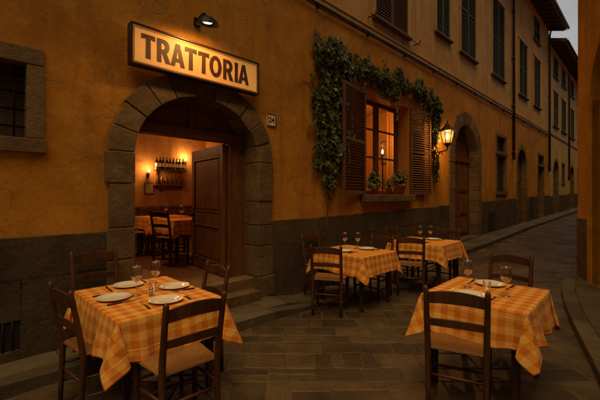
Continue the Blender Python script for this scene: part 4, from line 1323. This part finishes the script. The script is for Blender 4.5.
for (T, ti, dx, dy, words) in ((T1,1,-.085,.0,'left of the two wine glasses on the left foreground table'),(T1,1,.12,.10,'right and taller looking of the two wine glasses on the left foreground table'),
      (T2,2,.03,.165,'wine glass by the far plate on the right foreground table, nearer the wall'),(T2,2,-.05,-.17,'wine glass on the street side of the right foreground table'),
      (T3,3,.04,.20,'left of the two wine glasses on the middle table'),(T3,3,.17,.05,'right of the two wine glasses on the middle table'),
      (T4,4,.03,.10,'left of the two wine glasses on the farthest street table'),(T4,4,.18,-.02,'right of the two wine glasses on the farthest street table')):
    put('wine', b_wine, (T[0]+dx, T[1]+dy, T[2]+TZ), 0, words, 'wine glass', 'wine glasses on the street tables')
put('tumbler', b_tumbler, (T1[0]+.06, T1[1]+.02, TZ), 0, 'short clear tumbler in the middle of the left foreground table', 'tumbler', 'water tumblers')
put('tumbler', b_tumbler, (T2[0]+.02, T2[1]+.0, TZ), 0, 'short clear tumbler in the middle of the right foreground table', 'tumbler', 'water tumblers')
put('shaker', b_shaker, (T1[0]+.0, T1[1]-.09, TZ), 0, 'tiny glass salt shaker with steel cap on the left foreground table', 'salt shaker', None)

# ------------------------------------------------------------------ inside the dining room
G2 = 'tables inside the dining room'
FZ = .402
make_table(3.25, 7.35, .42, .38, 'cloth covered table deep inside the dining room on the left', 'checked cloth on the far table inside the doorway', 14, FZ, .26, 0, G2)
make_table(3.2, 6.22, .40, .36, 'cloth covered table inside the doorway beside the open door leaf', 'checked cloth on the near table inside the doorway', 17, FZ, .26, 0, G2)
G3 = 'dark chairs inside the dining room'
for (x, y, dx, dy, lab) in ((2.42,7.30,1,0,'dark chair at the left side of the far indoor table'),(2.62,5.95,1,.35,'dark chair in front of the near indoor table, seen through the doorway'),
                            (3.3,8.05,0,-1,'dark chair behind the far indoor table by the panelled wall'),(4.05,6.25,-1,0,'dark chair hidden behind the open door leaf at the near indoor table')):
    o = copy_tree(c0); d = Vector((dx,dy,0)).normalized(); cc = Vector((x,y,0))+d*.2
    o.location = (cc.x, cc.y, FZ); o.rotation_euler = (0,0,face(dx,dy)); o['label'] = lab; o['group'] = G3
for (x, y, lab) in ((3.3,7.3,'wine glass on the far indoor table'),(3.08,6.15,'wine glass on the near indoor table, left'),(3.3,6.05,'wine glass on the near indoor table, by the door leaf')):
    put('wine', b_wine, (x, y, FZ+TZ), 0, lab, 'wine glass', 'wine glasses inside the dining room')
def b_bottle():
    o = empty('wine_bottle', (0,0,0))
    b = MB(); b.lathe([(0,0),(.036,0),(.038,.005),(.038,.19),(.030,.215),(.014,.24),(.013,.29),(.0155,.291),(.0155,.30),(0,.30)], n=16); b.build('bottle_body', M['bottle'], o)
    b = MB(); b.lathe([(.0386,.06),(.0386,.15)], n=16); b.f = b.f[:16]; b.sm = b.sm[:16]; b.build('bottle_label', M['tile'], o)
    return o
def b_bottle2():
    b = MB(); b.lathe([(0,0),(.045,0),(.05,.01),(.05,.11),(.03,.17),(.013,.20),(.013,.25),(0,.25)], n=16); return b.build('amber_bottle', M['bottle2'])
sh = empty('wall_shelf', (4.1, 8.94, 1.85), 0, 'two tier dark wall shelf holding wine bottles in the dining room', 'shelf')
for z in (1.87, 2.27):
    b = MB(); b.box(3.70, 4.52, 8.74, 8.975, z-.025, z); b.build('shelf_board', M['door'], sh, world=True, bevel=.003)
for x in (3.8, 4.42):
    b = MB(); b.box(x-.012,x+.012,8.76,8.975,1.78,1.845); b.box(x-.012,x+.012,8.93,8.975,1.87,2.245); b.build('bracket', M['door'], sh, world=True)
for k in range(9):
    put('bottle', b_bottle, (3.76+k*.088+rnd.uniform(-.01,.01), 8.85, 2.2705), rnd.random()*6, 'dark wine bottle with pale label standing on the upper wall shelf indoors', 'bottle', 'bottles on the upper shelf')
for k in range(7):
    put('bottle2', b_bottle2, (3.78+k*.115, 8.86, 1.8705), 0, 'amber bottle standing on the lower wall shelf indoors', 'bottle', 'bottles on the lower shelf')
for (x, z, lab) in ((3.58, 2.20, 'glowing wall sconce left of the bottle shelf'),(4.56, 2.55, 'brighter wall sconce at the upper right of the bottle shelf')):
    o = empty('wall_sconce', (x, 8.97, z), 0, lab, 'wall sconce', 'sconces in the dining room')
    b = MB(); b.tube([(0,0,-.12),(0,-.05,-.14),(0,-.10,-.11),(0,-.10,-.06)], .01, 8); b.lathe([(.03,-.06),(.035,-.055),(.012,-.05),(.012,-.02)], (0,-.10,0), 12); b.cbox((0,.0,-.10),(.06,.016,.12)); b.build('bracket', M['iron'], o)
    b = MB(); b.lathe([(.008,-.02),(.018,.0),(.023,.02),(.014,.045),(0,.055)], (0,-.10,0), 16); b.build('bulb', M['bulb'], o)
for (x, z, w, h, lab) in ((3.62,1.78,.24,.30,'small framed print below the left sconce'),(4.9,1.95,.22,.3,'small framed print right of the bottle shelf')):
    o = empty('framed_print', (x, 8.97, z), 0, lab, 'picture', 'pictures in the dining room')
    b = MB(); b.box(-w/2,w/2,-.025,.004,-h/2,h/2); b.build('frame', M['door'], o, bevel=.004)
    b = MB(); b.box(-w/2+.03,w/2-.03,-.028,-.0255,-h/2+.03,h/2-.03); b.build('print', M['paper'], o)
# table lamp behind the window
o = empty('candle_lamp', (7.95, 4.95, 1.2), 0, 'small glowing candle lamp standing behind the window panes', 'lamp')
b = MB(); b.lathe([(.12,-.695),(.12,-.68),(.02,-.66),(.015,1.42),(.05,1.45),(.02,1.47)], (0,0,0), 14); b.build('lamp_stand', M['iron'], o)
b = MB(); b.lathe([(.012,1.47),(.024,1.495),(.028,1.52),(.016,1.56),(0,1.59)], (0,0,0), 16); b.build('bulb', M['bulb_hot'], o)
o = empty('framed_print', (9.39, 5.6, 2.9), R(-90), 'dim framed print on the wall of the room behind the window', 'picture')
b = MB(); b.box(-.3,.3,-.03,.004,-.35,.35); b.build('frame', M['door'], o); b = MB(); b.box(-.25,.25,-.034,-.0305,-.3,.3); b.build('print', M['paper'], o)

# ------------------------------------------------------------------ lights
def light(name, typ, loc, energy, color, size=.05, **kw):
    ld = bpy.data.lights.new(name, typ); ld.energy = energy; ld.color = color
    if typ in ('POINT','SPOT'): ld.shadow_soft_size = size
    for k, v in kw.items(): setattr(ld, k, v)
    o = bpy.data.objects.new(name, ld); o.location = loc; col.objects.link(o); return o
WARM = (1, .50, .17)
s = light('sign_spot', 'SPOT', (2.13, 3.60, 3.545), 24, (1,.50,.15), .05, spot_size=R(165), spot_blend=.6)
s.rotation_euler = Vector((0.02, .55, -1)).to_track_quat('-Z', 'Y').to_euler()
light('lantern_light', 'POINT', (LX, LY, LZ), 170, (1,.50,.15), .045)
light('sconce_light', 'POINT', (3.58, 8.83, 2.26), 11, WARM, .04)
light('sconce_light', 'POINT', (4.56, 8.83, 2.61), 14, WARM, .04)
light('room_fill', 'POINT', (2.2, 6.6, 2.9), 42, WARM, .12)  # added overall fill near the ceiling, no fixture hangs here
light('window_light', 'POINT', (7.6, 6.0, 3.7), 60, (1,.52,.16), .1)
light('window_light', 'POINT', (7.95, 4.95, 2.88), 20, (1,.55,.2), .05)

EL, SD = 67, Vector((-.84, -.54, 0)).normalized()
sd = Vector((SD.x*math.cos(R(EL)), SD.y*math.cos(R(EL)), math.sin(R(EL))))
sun = light('sun', 'SUN', (0,0,20), 1.8, (1,.57,.13), angle=R(45))
sun.rotation_euler = (-sd).to_track_quat('-Z', 'Y').to_euler()
w = bpy.data.worlds.new('World'); scene.world = w; w.use_nodes = True
nt = w.node_tree; bg = nt.nodes['Background']
sky = nt.nodes.new('ShaderNodeTexSky'); sky.sky_type = 'NISHITA'; sky.sun_disc = False
sky.sun_elevation = R(EL); sky.sun_rotation = math.atan2(SD.x, SD.y); sky.air_density = 1.0; sky.dust_density = 9.0; sky.ozone_density = 1.0
hs = nt.nodes.new('ShaderNodeHueSaturation'); hs.inputs['Saturation'].default_value = .3
nt.links.new(sky.outputs[0], hs.inputs['Color']); 
def wn(t, **k):
    n = nt.nodes.new(t)
    for a_, b_ in k.items(): setattr(n, a_, b_)
    return n
tcw = wn('ShaderNodeTexCoord'); nzw = wn('ShaderNodeTexNoise'); nzw.inputs['Scale'].default_value = 2.2; nzw.inputs['Detail'].default_value = 7; nzw.inputs['Distortion'].default_value = .5
mpw = wn('ShaderNodeMapping'); mpw.inputs['Scale'].default_value = (1,1,2.6)
nt.links.new(tcw.outputs['Generated'], mpw.inputs[0]); nt.links.new(mpw.outputs[0], nzw.inputs[0])
# dusk cloud deck: brightest low down over the end of the street where the day is fading
dt = wn('ShaderNodeVectorMath', operation='DOT_PRODUCT'); nt.links.new(tcw.outputs['Generated'], dt.inputs[0]); dt.inputs[1].default_value = (.93,.02,.36)
mr = wn('ShaderNodeMapRange'); mr.inputs['From Min'].default_value = .55; mr.inputs['From Max'].default_value = 1; mr.inputs['To Min'].default_value = .60; mr.inputs['To Max'].default_value = 9.0
mr.interpolation_type = 'SMOOTHSTEP'; nt.links.new(dt.outputs['Value'], mr.inputs['Value'])
rw_ = wn('ShaderNodeMapRange'); rw_.inputs['From Min'].default_value = .3; rw_.inputs['From Max'].default_value = .7; rw_.inputs['To Min'].default_value = .75; rw_.inputs['To Max'].default_value = 1.2
nt.links.new(nzw.outputs['Fac'], rw_.inputs['Value'])
mm = wn('ShaderNodeMath', operation='MULTIPLY'); nt.links.new(mr.outputs[0], mm.inputs[0]); nt.links.new(rw_.outputs[0], mm.inputs[1])
cc_ = wn('ShaderNodeVectorMath', operation='SCALE'); cc_.inputs[0].default_value = (1.0,.98,1.0); nt.links.new(mm.outputs[0], cc_.inputs['Scale'])
mxw = wn('ShaderNodeMix', data_type='RGBA'); mxw.inputs[0].default_value = .75
nt.links.new(hs.outputs[0], mxw.inputs[6]); nt.links.new(cc_.outputs[0], mxw.inputs[7])
nt.links.new(mxw.outputs[2], bg.inputs[0]); bg.inputs[1].default_value = .055

# ------------------------------------------------------------------ camera
cd = bpy.data.cameras.new('camera'); cd.sensor_width = 36; cd.lens = 36*355/600; cd.clip_end = 2000; cd.clip_start = .05
cd.shift_y = -4.5/600
co = bpy.data.objects.new('camera', cd); col.objects.link(co)
co.location = (0, 0, CAMH); co.rotation_euler = (R(90), 0, R(-45)); scene.camera = co
scene.render.engine = 'CYCLES'
scene.view_settings.view_transform = 'Standard'; scene.view_settings.look = 'None'
scene.view_settings.exposure = 0; scene.view_settings.gamma = 1
